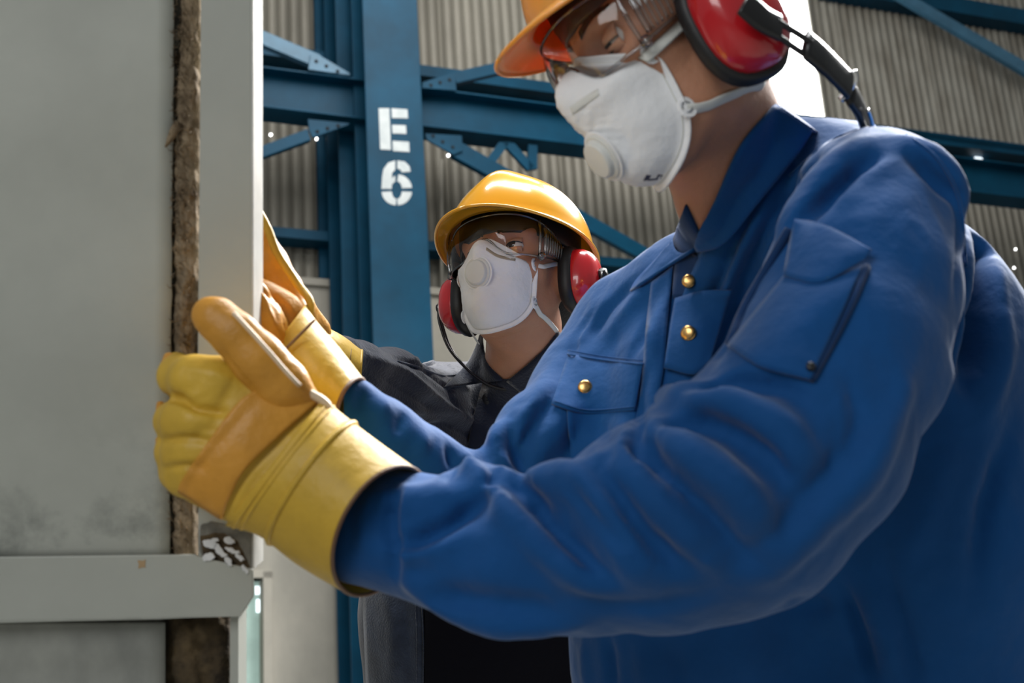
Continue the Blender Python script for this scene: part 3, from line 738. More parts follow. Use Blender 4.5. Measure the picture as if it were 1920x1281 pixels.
def goggles(h, label, group='goggles'):
    o = empty('safety_goggles', to_world(h.p(.10, 0, .03))[0], label, 'goggles', group)
    def G(phi, t, e=0.0):
        c, s_ = math.cos(phi), math.sin(phi); a = abs(phi)
        zt = .064-.010*(a/1.5)**2; zb = -.004+.010*(a/1.5)**2+.030*math.exp(-(phi/.24)**2)
        if a > 1.0: k_ = (a-1.0)/.75; zt -= .006*k_; zb += .010*k_
        bow = .007*math.sin(math.pi*t)
        x = .030+(.090+bow+e)*(abs(c)**.8)*(1 if c > 0 else -1)+.006*(1-t)*max(0, c)*0; y = (.080+bow*.5+e)*abs(s_)**.9*(1 if s_ > 0 else -1)
        x -= .012*math.exp(-(phi/.2)**2)*(1-t)**2*0
        return h.p(x, y, zb+(zt-zb)*t)
    nu, nv = 61, 13; ph = np.linspace(-1.75, 1.75, nu)
    V = [G(p, j/(nv-1)) for j in range(nv) for p in ph]
    l = cam_obj('lens', V, grid_faces(nu, nv), M['clear'], o)
    for t, nm in ((0, 'lower_rim'), (1, 'upper_rim')):
        Vt, Ft = tube([G(p, t) for p in ph], .0016, 6); cam_obj(nm, Vt, Ft, M['clear_rim'], o)
    for sg in (-1, 1):
        for k_ in range(9):
            a = sg*(1.16+.055*k_); r = .0013 if k_ else .0028
            Vt, Ft = tube([G(a, t, .002) for t in np.linspace(.06, .94, 9)], r, 6); cam_obj('vent_rib', Vt, Ft, M['clear_rim'], o)
        Vt, Ft = tube([G(sg*1.04, t, .002) for t in np.linspace(.0, 1., 9)], .0022, 6); cam_obj('side_post', Vt, Ft, M['clear_rim'], o)
        Vt, Ft = tube([G(sg*1.08, -.02, .0), G(sg*1.08, -.02, .006)], .0055, 12); cam_obj('hinge_stud', Vt, Ft, M['clear_rim'], o)
        pts = [G(sg*1.75, .5), h.p(-.01, sg*.083, .035), h.p(-.04, sg*.083, .033)]
        Vt, Ft = tube(spline(pts, 10), .006, 8, .3, up=h.R[:, 1]); cam_obj('temple_strap', Vt, Ft, M['clear_rim'], o)
    return o

def respirator(h, label, valve_z, ink=False, straps=(), clip=None, sr=.0036):
    o = empty('respirator_mask', to_world(h.p(.12, 0, -.03))[0], label, 'mask', 'respirator masks')
    ctrl = [(.106, 0, .029), (.102, .014, .021), (.092, .030, .010), (.084, .044, .001), (.077, .056, -.004), (.070, .058, -.016), (.067, .055, -.030), (.067, .054, -.047), (.067, .052, -.063),
            (.070, .043, -.080), (.078, .031, -.094), (.086, .016, -.102), (.089, 0, -.105)]
    full = ctrl+[(x, -y, z) for x, y, z in ctrl[-2:0:-1]]
    q = np.array(full+[full[0]]); n = 72
    # closed spline
    p = np.array(full); outl = []
    m_ = len(p)
    for i in range(m_):
        a, b, c, d = p[i-1], p[i], p[(i+1) % m_], p[(i+2) % m_]
        for t in np.linspace(0, 1, 8, endpoint=False):
            outl.append(.5*((2*b)+(-a+c)*t+(2*a-5*b+4*c-d)*t*t+(-a+3*b-3*c+d)*t**3))
    outl = resample(np.array(outl+[outl[0]]), n+1)[:-1]
    cen = np.array((.083, 0, -.038)); nr = 24; V = []; rs = np.r_[np.linspace(0.001, .94, nr-4), .955, .97, .985, 1.0]
    rng = np.random.RandomState(5)
    def cup(v, u_i):
        b = outl[u_i % n]; pz = cen+(b-cen)*min(v, .95); bul = (1-min(1, v/.95)**3.2)**.52
        P_ = np.array((cen[0]*(1-v)+b[0]*v, pz[1], pz[2])) if False else pz.copy()
        f = .047+.004*(pz[2]+.035)/.07-.006*max(0, pz[2]+.0)/.04
        P_[0] = pz[0]+f*bul+.006*math.exp(-(pz[1]/.016)**2)*max(0, min(1, (pz[2]+.06)/.06))*bul
        if v > .95: P_ = pz+(b-cen)/np.linalg.norm(b-cen)*(v-.95)/.05*.0085; P_[0] += 0
        # crinkles
        P_[0] += .0009*bul*math.sin(22*P_[1]/.05+3*P_[2]/.03)*math.sin(31*P_[2]/.05+P_[1]*40)
        return P_
    for r in rs:
        for i in range(n): V.append(h.p(*cup(r, i)))
    CV = list(V)
    cu = cam_obj('cup', V, grid_faces(n, nr, True), M['mask_white'], o); recalc(cu); solid(cu, .0016, 0)
    V = [h.p(*(np.array(cup(.955, i))+np.array((.0012, 0, 0)))) for i in range(n+1)]
    Vt, Ft = tube(V, .0011, 6); cam_obj('edge_weld', Vt, Ft, M['staple'] if False else M['mask_strap'], o)
    # strap tabs with staples
    for sg in (-1, 1):
        for z, dx in ((-.006, .0), (-.062, 0)):
            c = np.array((.075 if z > -.01 else .066, sg*(.0595 if z > -.01 else .0555), z)); pts = []
            for k_ in range(14):
                a = 2*math.pi*k_/14; pts.append((c[0]+.011*math.cos(a)*.75, c[1]-abs(math.cos(a))*.001, c[2]+.010*math.sin(a)))
            A = [to_world(h.p(*q_))[0] for q_ in pts]; B = [to_world(h.p(q_[0]-.002, q_[1]+sg*.0022, q_[2]))[0] for q_ in pts]
            MB().prism(A, B).build('strap_tab', M['mask_white'], o, smooth=False, bevel=.0006)
            Vt, Ft = tube([h.p(c[0]+.005*math.cos(a), c[1]+sg*.0026, c[2]+.005*math.sin(a)) for a in np.linspace(0, 5.2, 9)], .0007, 5); cam_obj('staple', Vt, Ft, M['staple'], o)
    # exhale valve
    def ray(y, z):
        # on the cup: approximate forward distance from grid
        best = min(((rr, i) for rr in rs for i in range(n)), key=lambda t: (cup(*t)[1]-y)**2+(cup(*t)[2]-z)**2); return cup(*best)
    c = ray(0, valve_z); a1 = ray(0, valve_z+.012); a2 = ray(0, valve_z-.012); up = (a1-a2); up[1] = 0; up /= np.linalg.norm(up); fw = np.cross(up, (0, 1, 0)); fw = fw if fw[0] > 0 else -fw
    yv = np.array((0, 1, 0)); base = c-fw*.002
    def disc(name, prof, m, sub=None):
        V = []
        for r_, hgt in prof:
            for i in range(32):
                a = 2*math.pi*i/32; V.append(h.p(*(base+fw*hgt+up*r_*1.12*math.sin(a)+yv*r_*math.cos(a))))
        ob = cam_obj(name, V, grid_faces(32, len(prof), True)+[tuple(range(32)), tuple(range((len(prof)-1)*32, len(prof)*32))[::-1]], m, sub or o); recalc(ob)
        b = ob.modifiers.new('b', 'BEVEL'); b.width = .0006; b.segments = 2; b.limit_method = 'ANGLE'; return ob
    v_ = disc('valve', [(.020, 0), (.020, .0045), (.0185, .0055), (.0165, .0055), (.0160, .0095), (.0145, .0115), (.001, .012)], M['mask_valve'])
    disc('valve_seam', [(.0225, .001), (.0225, .0026), (.0205, .003), (.0195, .0026)], M['mask_white'])
    bx = [to_world(h.p(*(base+fw*(.0075+dz)+up*(.0168*sv)+yv*yy)))[0] for dz in (0, .003) for sv, yy in ((-1.0, -.007), (-1.16, -.006), (-1.16, .006), (-1.0, .007))]
    cs = Surf(np.array(CV), np.array(grid_faces(n, nr, True)))
    V, F = drape(cs, clip[0], clip[1], 16, 4, .0012); solid(cam_obj('nose_clip', V, F, M['nose_clip' if not ink else 'mask_valve'], o), .0008, 0)
    for pts in straps:
        pts = spline(pts, 24)
        Vt, Ft = tube(pts, sr, 8, .28, up=[(pt-h.o) for pt in pts]); cam_obj('strap', Vt, Ft, M['mask_strap'], o)
    return o, cs

def cup_muff(h, y, parent, dx=0.0, z=.0, sx=1.0):
    sg = 1 if y > 0 else -1
    def ring(prof, name, m, par, ex=.78):
        V = []; n = 40
        for r_, off in prof:
            for i in range(n):
                a = 2*math.pi*i/n; ca, sa = math.cos(a), math.sin(a); k_ = (abs(ca)**2.6+abs(sa)**2.6)**(-1/2.6)
                V.append(h.p(sx*r_*ex*ca*k_-.002+dx, y+sg*off, z+sx*r_*sa*k_))
        ob = cam_obj(name, V, grid_faces(n, len(prof), True)+[tuple(range(n)), tuple(range((len(prof)-1)*n, len(prof)*n))[::-1]], m, par); recalc(ob); return ob
    c = ring([(.036, -.004), (.046, -.002), (.0510, .005), (.0515, .011), (.049, .017), (.045, .0185)], 'ear_cushion', M['black_foam'], parent)
    s_ = ring([(.0440, .015), (.0455, .018), (.0450, .024), (.0425, .032), (.0375, .040), (.030, .0455), (.021, .0485), (.010, .050), (.001, .050)], 'ear_cup', M['red_plastic'], parent)
    return c, s_

# ------------------------------------------------------------------ far worker
DF = 2.13
HF = Head(camp(973, 545, DF), (-.43, .39, .81), (.90, .175, .395), 1.0)
RN = camp(960, 640, 1.0)
far = empty('person', P(905, 1281, 2.4)*1.0, 'worker in dark navy overalls and yellow hard hat, gazing up at left with arms raised', 'person')
sd = SDF(camp(840, 780, 2.3)*1.0-np.array([.08, .10, .42]), np.array([.17, .30, -1.90]), .003)
head_sdf(sd, HF)
sd.cone(HF.p(-.02, 0, -.05), camp(978, 700, 2.22), .056, .058, .025)
sd.cone(camp(978, 700, 2.22), camp(978, 760, 2.31), .056, .05, .02)
sd.chain([(975, 640, 2.13, 26), (965, 700, 2.20, 14)], .02)        # throat
sd.chain([(1020, 610, 2.12, 16), (975, 698, 2.19, 8)], .012)      # neck muscle
sd.chain([(860, 790, 2.36, 40), (975, 770, 2.34, 45), (1080, 790, 2.38, 40)], .03)
V, F = biggest(*sd.mesh(2)); BF = Surf(V, F); bodyF = cam_obj('body', V, F, M['skin'], far)
eyes(HF, far, BF)
sdh = SDF(HF.o-.15, HF.o+.16, .003)
sdh.ell(HF.p(-.018, 0, .055), (.096, .0815, .088), HF.R, .01); sdh.ell(HF.p(-.05, 0, -.005), (.058, .064, .05), HF.R, .02); sdh.ell(HF.p(.098, 0, .02), (.07, .10, .085), HF.R, .01, True)
V, F = sdh.mesh(1); cam_obj('hair', V, F, M['hair'], far)

def cloth_body(lo, hi, hsz, chains, k, extra=None):
    s = SDF(lo, hi, hsz)
    for ch in chains:
        pts = ch[0]; kk = ch[1] if len(ch) > 1 else k; s.chain(pts, kk, *(ch[2:]))
    if extra: extra(s)
    return s
def bounds(pts, m=.05):
    c = np.array([camp(*p[:3]) for p in pts]); r = max(p[3]*p[2]/FPX for p in pts)+m; return c.min(0)-r, c.max(0)+r
chF = [([(905, 900, 2.36, 195), (895, 1150, 2.38, 215), (892, 1500, 2.40, 205)], .03),
       ([(1000, 850, 2.38, 165), (1010, 1500, 2.42, 190)], .03),
       ([(812, 735, 2.32, 58), (980, 790, 2.33, 90), (1090, 745, 2.38, 62)], .03),
       ([(880, 750, 2.29, 62), (960, 830, 2.26, 90)], .04),
       ([(830, 762, 2.26, 78), (790, 770, 2.18, 78), (730, 722, 2.03, 66), (672, 690, 1.92, 46), (640, 672, 1.87, 44)], .02),
       ([(850, 850, 2.28, 85), (760, 760, 2.12, 55)], .03), ([(895, 772, 2.29, 55), (960, 790, 2.27, 66), (1045, 775, 2.30, 55)], .02)]
allp = [p for c_ in chF for p in c_[0]]; lo, hi = bounds(allp, .02)
lo[1] = camp(900, 1400, 2.4)[1]
sj = cloth_body(lo, hi, .005, chF, .02); V, F = sj.mesh(3); JF = Surf(V, F)
JF.sculpt([
 ([(690, 668), (760, 700), (840, 765), (905, 800)], 9, 9), ([(690, 690), (770, 740), (850, 800)], 8, -6),
 ([(740, 672), (790, 690), (850, 735)], 7, -7), ([(700, 730), (790, 770), (880, 770)], 9, 5), ([(760, 815), (840, 800), (900, 830)], 10, -9),
 ([(760, 680), (795, 672), (830, 690)], 4, 4), ([(770, 690), (800, 684), (838, 700)], 4, -4), ([(785, 700), (810, 692), (845, 712)], 4, 3), ([(820, 680), (850, 690), (860, 720)], 4, 3),
 ([(860, 700), (845, 740), (870, 780)], 7, -5), ([(900, 800), (950, 840), (1000, 850)], 10, 5), ([(850, 860), (950, 880)], 12, -8),
 ([(880, 760), (905, 790), (925, 830)], 5, 3), ([(720, 1100), (740, 1180), (735, 1281)], 10, 7), ([(760, 1110), (765, 1200), (770, 1290)], 9, -7), ([(700, 1120), (712, 1281)], 7, -4),
])
jk = cam_obj('jacket', JF.V, JF.F, M['navy_cloth'], far)
# open front: paler left front of the jacket over a black shirt
V, F = drape(JF, [(680, 1085), (735, 1100), (792, 1110)], [(690, 1340), (745, 1340), (795, 1340)], 16, 30, .006, .006)
fp = cam_obj('jacket_front', V, F, M['navy_denim'], jk); solid(fp, .004, 0)
V, F = drape(JF, [(797, 1110), (940, 1100), (1085, 1120)], [(797, 1340), (940, 1340), (1085, 1340)], 18, 16, .010)
solid(cam_obj('front_opening', V, F, M['black_cloth'], jk), .002, 0)
for ln in ([(790, 1110), (794, 1200), (793, 1300)], [(779, 1110), (782, 1200), (781, 1300)]):
    Vt, Ft = tube(drape_line(JF, ln, .0095), .0012, 5); cam_obj('seam', Vt, Ft, M['navy_denim'], jk)
# shoulder yoke seam, collar, placket, button
Vt, Ft = tube(drape_line(JF, [(745, 678), (790, 690), (830, 705), (868, 700)], .0015), .0018, 5); cam_obj('seam', Vt, Ft, M['navy_denim'], jk)
def leaf(A, B, nu, nv, bulge=0.0, lift=.010, surfs=()):
    A = spline(A, nu); B = spline(B, nu); V = []
    for j in range(nv):
        v = j/(nv-1)
        for i in range(nu):
            q = A[i]*(1-v)+B[i]*v; d = q[2]-bulge*math.sin(math.pi*v)
            for sf in surfs:
                h_, _n = sf.hit(q[0], q[1])
                if h_ is not None: d = min(d, -h_[2]-lift*(.6+.4*v))
            V.append(camp(q[0], q[1], d))
    G = np.array(V).reshape(nv, nu, 3)
    for _ in range(2): G[:, 1:-1] = .5*G[:, 1:-1]+.25*(G[:, :-2]+G[:, 2:])
    return G.reshape(-1, 3), grid_faces(nu, nv)
for A_, B_ in (([(903, 612, 2.2), (906, 650, 2.2), (915, 685, 2.2), (943, 713, 2.2)], [(898, 640, 2.25), (878, 680, 2.25), (850, 708, 2.25), (832, 728, 2.25)]),
               ([(1047, 622, 2.2), (1022, 655, 2.2), (985, 688, 2.2), (950, 715, 2.2)], [(1085, 640, 2.25), (1078, 690, 2.25), (1040, 735, 2.25), (985, 743, 2.25)])):
    V, F = leaf(A_, B_, 20, 9, .004, .010, (JF, BF)); solid(cam_obj('collar', V, F, M['navy_cloth'], jk), .003, 0)
V, F = leaf([(906, 718, 2.24), (888, 780, 2.24), (870, 880, 2.24)], [(998, 704, 2.24), (990, 800, 2.24), (965, 900, 2.24)], 14, 6, .0, .006, (JF, BF))
solid(cam_obj('placket', V, F, M['navy_cloth'], jk), .002, 0)
def button(surf, x, y, rpx, m, parent, name='button', off=.006, dome=.35, fr=None, holes=0):
    h_, n_ = surf.hit(x, y); 
    if h_ is None: return
    if n_@h_ > 0: n_ = -n_
    nn = np.array(fr if fr is not None else n_, float); nn /= np.linalg.norm(nn)
    r = rpx*(-h_[2])/FPX; c_ = h_-h_/np.linalg.norm(h_)*off; t = np.cross(nn, (0, 1, .01)); t /= np.linalg.norm(t); b = np.cross(nn, t); V = []
    prof = [(1, -.004), (1, 0), (.93, r*dome*.45), (.75, r*dome*.8), (.45, r*dome), (.02, r*dome*1.05)]
    for q, z in prof:
        for i in range(24):
            a = 2*math.pi*i/24; V.append(c_+nn*z+r*q*(t*math.cos(a)+b*math.sin(a)))
    ob = cam_obj(name, V, grid_faces(24, len(prof), True)+[tuple(range(24)), tuple(range(120, 144))[::-1]], m, parent); recalc(ob)
    for k_ in range(holes):
        a = math.pi/4+math.pi/2*k_; p0 = c_+nn*(r*dome*1.0)+r*.25*(t*math.cos(a)+b*math.sin(a)); Vt, Ft = tube([p0, p0+nn*.0006], r*.09, 8); cam_obj('thread', Vt, Ft, M['black_cloth'], ob)
    return ob
button(JF, 916, 748, 12.5, M['dark_button'], jk, off=.016, dome=.2, fr=(-.15, -.1, 1), holes=4)

# far worker's glove (only its yellow cuff shows) 
def open_tube(secs, n=40, rows=8, th=.0018):
    """secs: (edge A px, edge B px, depth, half thickness m, skew m towards -axis)"""
    S_ = []
    for (A, B, d, t, sk) in secs:
        a, b = camp(*A, d), camp(*B, d); S_.append((a, b, t, sk))
    a = spline([s_[0] for s_ in S_], rows*len(S_)); b = spline([s_[1] for s_ in S_], rows*len(S_)); tt = spline([[s_[2], s_[3], 0] for s_ in S_], rows*len(S_))
    if len(S_) == 2: tt = resample([[s_[2], s_[3], 0] for s_ in S_], rows*2)
    V = []; m_ = len(a); mid = (a+b)/2; ax = np.gradient(mid, axis=0)
    for j in range(m_):
        u = (b[j]-a[j])/2; w_ = mid[j]/np.linalg.norm(mid[j]); w_ = -w_; axn = ax[j]/np.linalg.norm(ax[j])
        for i in range(n):
            q = 2*math.pi*i/n; V.append(mid[j]-u*math.cos(q)+w_*tt[j][0]*math.sin(q)-axn*tt[j][1]*max(-1, math.sin(q)))
    return np.array(V), grid_faces(n, m_, True), m_
gF = empty('work_glove', P(630, 650, 1.85), 'yellow glove cuff of the far worker, behind the raised blue-sleeved arm', 'glove', 'yellow leather work gloves')
V, F, m_ = open_tube([((560, 560), (540, 650), 1.80, .04, .0), ((596, 604), (575, 680), 1.82, .045, 0), ((640, 630), (625, 715), 1.85, .05, 0), ((678, 656), (672, 742), 1.88, .053, 0)])
Surf_gF = Surf(V, np.array(F)); gc = cam_obj('gauntlet', V, F, M['glove_yellow'], gF); recalc(gc); solid(gc, .0022, 0)
Vt, Ft = tube(np.vstack([V[-40:], V[-40:-39]]), .0022, 6); cam_obj('cuff_hem', Vt, Ft, M['glove_yellow'], gF)
Vt, Ft = tube(np.vstack([V[-240:-200], V[-240:-239]])*0.9992, .0007, 5); cam_obj('stitching', Vt, Ft, M['glove_trim'], gF)
sg_ = SDF(*bounds([(500, 560, 1.72, 50), (600, 660, 1.85, 60)], .03), .004)
sg_.chain([(580, 625, 1.81, 42), (540, 590, 1.78, 52), (520, 560, 1.75, 50)], .01, .6)
for dx in range(4): sg_.chain([(535-dx*6, 575-16+dx*18, 1.75, 16), (495-dx*4, 520+dx*20, 1.72, 14), (470-dx*3, 500+dx*20, 1.70, 12)], .004)
sg_.chain([(560, 570, 1.79, 18), (520, 520, 1.78, 15)], .006)
V, F = sg_.mesh(1); cam_obj('hand', V, F, M['glove_tan'], gF)

# far worker's gear
hatF, TF = hardhat(HF, M['hat_yellow'], 'glossy yellow hard hat on the far worker gazing up', z0=.066, tilt=.0, sc=1.0)
goggles(HF, 'clear safety goggles on the far worker under the yellow hard hat')
strapF = [np.vstack([[HF.p(.073, .061, -.006)], drape_line(BF, [(1018, 500), (1032, 497), (1052, 494)], .004, 6)]),
          np.vstack([[HF.p(.066, .056, -.063)], drape_line(BF, [(1012, 588), (1030, 604), (1044, 622)], .003, 6)]),
          [HF.p(.073, -.060, .001), HF.p(.04, -.074, .010), HF.p(.0, -.084, .02)], [HF.p(.066, -.056, -.063), HF.p(.03, -.064, -.068), HF.p(.0, -.066, -.075)]]
respirator(HF, 'white cup respirator with round valve facing the camera, on the far worker', -.036, straps=strapF, clip=([(912, 464), (935, 478), (967, 484)], [(911, 469), (934, 483), (966, 490)]))
earF = empty('ear_defenders', to_world(HF.p(0, .1, 0))[0], 'red and black ear defenders on the far worker under the yellow hard hat', 'ear defenders', 'red ear defenders')
for y in (.080, -.080):
    c_, s_ = cup_muff(HF, y, earF, z=-.002)
    sg = 1 if y > 0 else -1
    Vt, Ft = tube([HF.p(-.004, sg*.126, .0), HF.p(-.004, sg*.140, .0)], [.009, .007], 12); cam_obj('pivot', Vt, Ft, M['black_plastic'], earF)
    Vt, Ft = tube([HF.p(-.004, sg*.134, .008), HF.p(-.004, sg*.134, -.008)], .006, 10); cam_obj('pivot_clip', Vt, Ft, M['black_plastic'], earF)
    for dx in (-.006, .004):
        pts = spline([HF.p(dx, sg*.135, 0), HF.p(dx-.004, sg*.133, -.03), HF.p(dx-.02, sg*.118, -.075), HF.p(dx*.6-.06, sg*.08, -.115), HF.p(-.085, sg*.03, -.125), HF.p(-.088, 0, -.126)], 26)
        Vt, Ft = tube(pts, .0022, 7); cam_obj('band_wire', Vt, Ft, M['black_plastic'], earF)
# ------------------------------------------------------------------ near worker
DN = 1.33
HN = Head(camp(1285, 103, DN), (-.84, -.38, .40), (.33, .30, .90), 1.0)
near = empty('person', P(1500, 1281, 1.45), 'worker in bright blue overalls and orange-peaked hat, looking down and reaching left', 'person')
sd = SDF(np.minimum(HN.o-.17, camp(1250, 520, 1.5)), np.maximum(HN.o+.17, camp(1540, 300, 1.30)), .003)
head_sdf(sd, HN)
sd.chain([(1330, 130, 1.36, 94), (1352, 260, 1.385, 98), (1376, 365, 1.44, 72), (1400, 470, 1.56, 50)], .045)
sd.chain([(1310, 290, 1.37, 44), (1330, 390, 1.40, 34), (1350, 470, 1.45, 22)], .035)
V, F = biggest(*sd.mesh(2)); BN = Surf(V, F); cam_obj('body', V, F, M['skin'], near)
eyes(HN, near, BN, 1.0)
sdh = SDF(HN.o-.17, HN.o+.18, .0035); kk = HN.k
sdh.ell(HN.p(-.018, 0, .055), np.array((.096, .0815, .088))*kk, HN.R, .01); sdh.ell(HN.p(-.055, 0, .0), np.array((.052, .062, .045))*kk, HN.R, .02)
sdh.ell(HN.p(.098, 0, .02), np.array((.07, .10, .085))*kk, HN.R, .01, True)
V, F = sdh.mesh(1); cam_obj('hair', V, F, M['hair'], near)

chT = [([(1330, 620, 1.57, 140), (1320, 900, 1.52, 200), (1300, 1150, 1.50, 215), (1300, 1600, 1.50, 225)], .05),
       ([(1215, 690, 1.64, 120), (1230, 900, 1.60, 140)], .05),
       ([(1600, 470, 1.46, 165), (1650, 640, 1.50, 255), (1700, 1000, 1.50, 285), (1720, 1600, 1.50, 300)], .05),
       ([(1470, 330, 1.43, 90), (1560, 360, 1.42, 115), (1640, 400, 1.33, 150)], .05),
       ([(1380, 530, 1.48, 82), (1440, 420, 1.45, 84), (1505, 318, 1.42, 74)], .04), ([(1335, 580, 1.53, 90), (1300, 700, 1.50, 120), (1290, 860, 1.46, 130)], .05),
       ([(1385, 500, 1.43, 52), (1435, 410, 1.405, 60), (1495, 310, 1.39, 60)], .03),
       ([(1300, 560, 1.56, 95), (1210, 620, 1.60, 95), (1420, 470, 1.48, 90)], .05)]
chA = [([(1645, 400, 1.27, 158), (1612, 540, 1.22, 180), (1572, 680, 1.18, 194), (1495, 820, 1.15, 208), (1385, 935, 1.135, 216), (1235, 988, 1.14, 200)], .015),
       ([(1235, 988, 1.14, 196), (1110, 1030, 1.15, 158), (980, 1044, 1.165, 148), (885, 1034, 1.18, 132), (800, 1006, 1.195, 116), (735, 995, 1.205, 110), (690, 1000, 1.21, 104)], .01)]
chB = [([(1180, 640, 1.63, 104), (1120, 760, 1.58, 118), (1040, 850, 1.52, 105)], .04), ([(1075, 800, 1.55, 92), (1010, 815, 1.50, 78), (962, 835, 1.47, 56)], .02),
       ([(1030, 870, 1.52, 95), (940, 915, 1.47, 74), (865, 914, 1.44, 64), (790, 870, 1.42, 68), (720, 812, 1.40, 64), (650, 752, 1.38, 58)], .012)]
allp = [p for c_ in chT+chA+chB for p in c_[0]]; lo, hi = bounds(allp, .02)
lo = np.array((camp(620, 900, 1.3)[0], camp(0, 1440, 1.5)[1], -1.90)); hi = np.array((camp(2080, 0, 1.5)[0], camp(0, 190, 1.3)[1], -.93))
sj = cloth_body(lo, hi, .0045, chT+chB, .02)
JT = Surf(*sj.mesh(3))
sa = SDF(lo, hi, .0045)
for c_ in chA: sa.chain(c_[0], c_[1])
SA = Surf(*sa.mesh(2))
# cloth rolls of the sleeve: (px, py, radius px), laid on the sleeve surface; p = how far they stand out
def roll(target, surf, pts, p=.45, k_=.012, dflt=1.17):
    L = spline(pts, max(5, len(pts)*3)); out = []; last = None
    for q in L:
        h_, n_ = surf.hit(q[0], q[1]); d = -h_[2] if h_ is not None else (last or dflt)
        last = d; out.append((q[0], q[1], d+q[2]*d/FPX*(1-p), q[2]))
    target.chain(out, k_)
for pts, p in (([(838, 912, 22), (885, 900, 32), (930, 918, 34), (985, 985, 28), (1060, 1060, 20), (1130, 1110, 10)], .5),
               ([(990, 935, 24), (1040, 908, 32), (1100, 912, 34), (1150, 960, 32), (1185, 1040, 24), (1200, 1090, 10)], .5),
               ([(1120, 880, 20), (1160, 862, 30), (1215, 900, 32), (1290, 985, 28), (1340, 1060, 14)], .45),
               ([(1190, 822, 24), (1260, 830, 32), (1350, 890, 32), (1420, 970, 22), (1440, 1020, 10)], .42),
               ([(1250, 745, 24), (1340, 752, 32), (1450, 810, 28), (1520, 880, 14)], .4),
               ([(740, 1030, 20), (820, 1022, 20), (880, 990, 14)], .35), ([(720, 930, 16), (790, 945, 26), (850, 930, 20)], .4),
               ([(770, 1085, 18), (860, 1140, 26), (970, 1168, 26), (1080, 1165, 18)], .4),
               ([(1620, 275, 18), (1540, 345, 26), (1470, 430, 22)], .4), ([(1700, 270, 18), (1760, 310, 22), (1800, 380, 16)], .35),
               ([(1700, 700, 14), (1650, 830, 26), (1560, 960, 26), (1450, 1070, 14)], .35)):
    roll(sa, SA, pts, p)
def groove(target, surf, pts, p=.15):
    L = spline(pts, max(5, len(pts)*3)); out = []; last = None
    for q in L:
        h_, n_ = surf.hit(q[0], q[1]); d = -h_[2] if h_ is not None else (last or 1.15); last = d; out.append((q[0], q[1], d-q[2]*d/FPX*p, q[2]))
    target.carve(out, .010)
SA2 = Surf(*sa.mesh(1))
for pts in ([(918, 928, 5), (895, 950, 15), (850, 982, 16), (790, 1008, 9), (745, 1018, 4)], [(965, 925, 8), (1010, 960, 20), (1060, 1010, 20), (1110, 1060, 6)], [(935, 880, 14), (960, 905, 16), (1000, 950, 10)],
            [(1100, 895, 8), (1140, 930, 15), (1200, 1000, 18), (1265, 1060, 6)], [(1150, 850, 6), (1215, 905, 10), (1290, 980, 16), (1360, 1050, 6)], [(1190, 800, 14), (1225, 850, 14), (1240, 880, 6)],
            [(1240, 790, 8), (1330, 800, 14), (1420, 860, 16), (1480, 930, 6)], [(1290, 720, 8), (1380, 712, 14), (1470, 730, 12), (1530, 770, 5)],
            [(1520, 300, 5), (1455, 395, 12), (1410, 480, 14), (1365, 610, 10), (1330, 690, 4)], [(1635, 295, 5), (1570, 355, 12), (1505, 420, 6)], [(1705, 285, 4), (1755, 335, 9), (1795, 372, 5)],
            [(1560, 740, 4), (1580, 800, 8), (1560, 880, 5)], [(735, 905, 4), (728, 985, 8), (735, 1070, 4)], [(790, 1120, 5), (900, 1115, 9), (1020, 1135, 5)]):
    groove(sa, SA2, pts)
# the near arm hangs free of the body: only its shoulder blends in
Z = sa.ax[1][None, :, None]; kk = np.clip((Z-camp(0, 560, 1.25)[1])/.10, 0, 1)*.03+.004
f, d = sj.F, sa.F; hh = np.clip(.5+.5*(f-d)/kk, 0, 1); sj.F = (f*(1-hh)+d*hh-kk*hh*(1-hh)).astype(np.float32)
del sa
V, F = sj.mesh(3); JN = Surf(V, F)
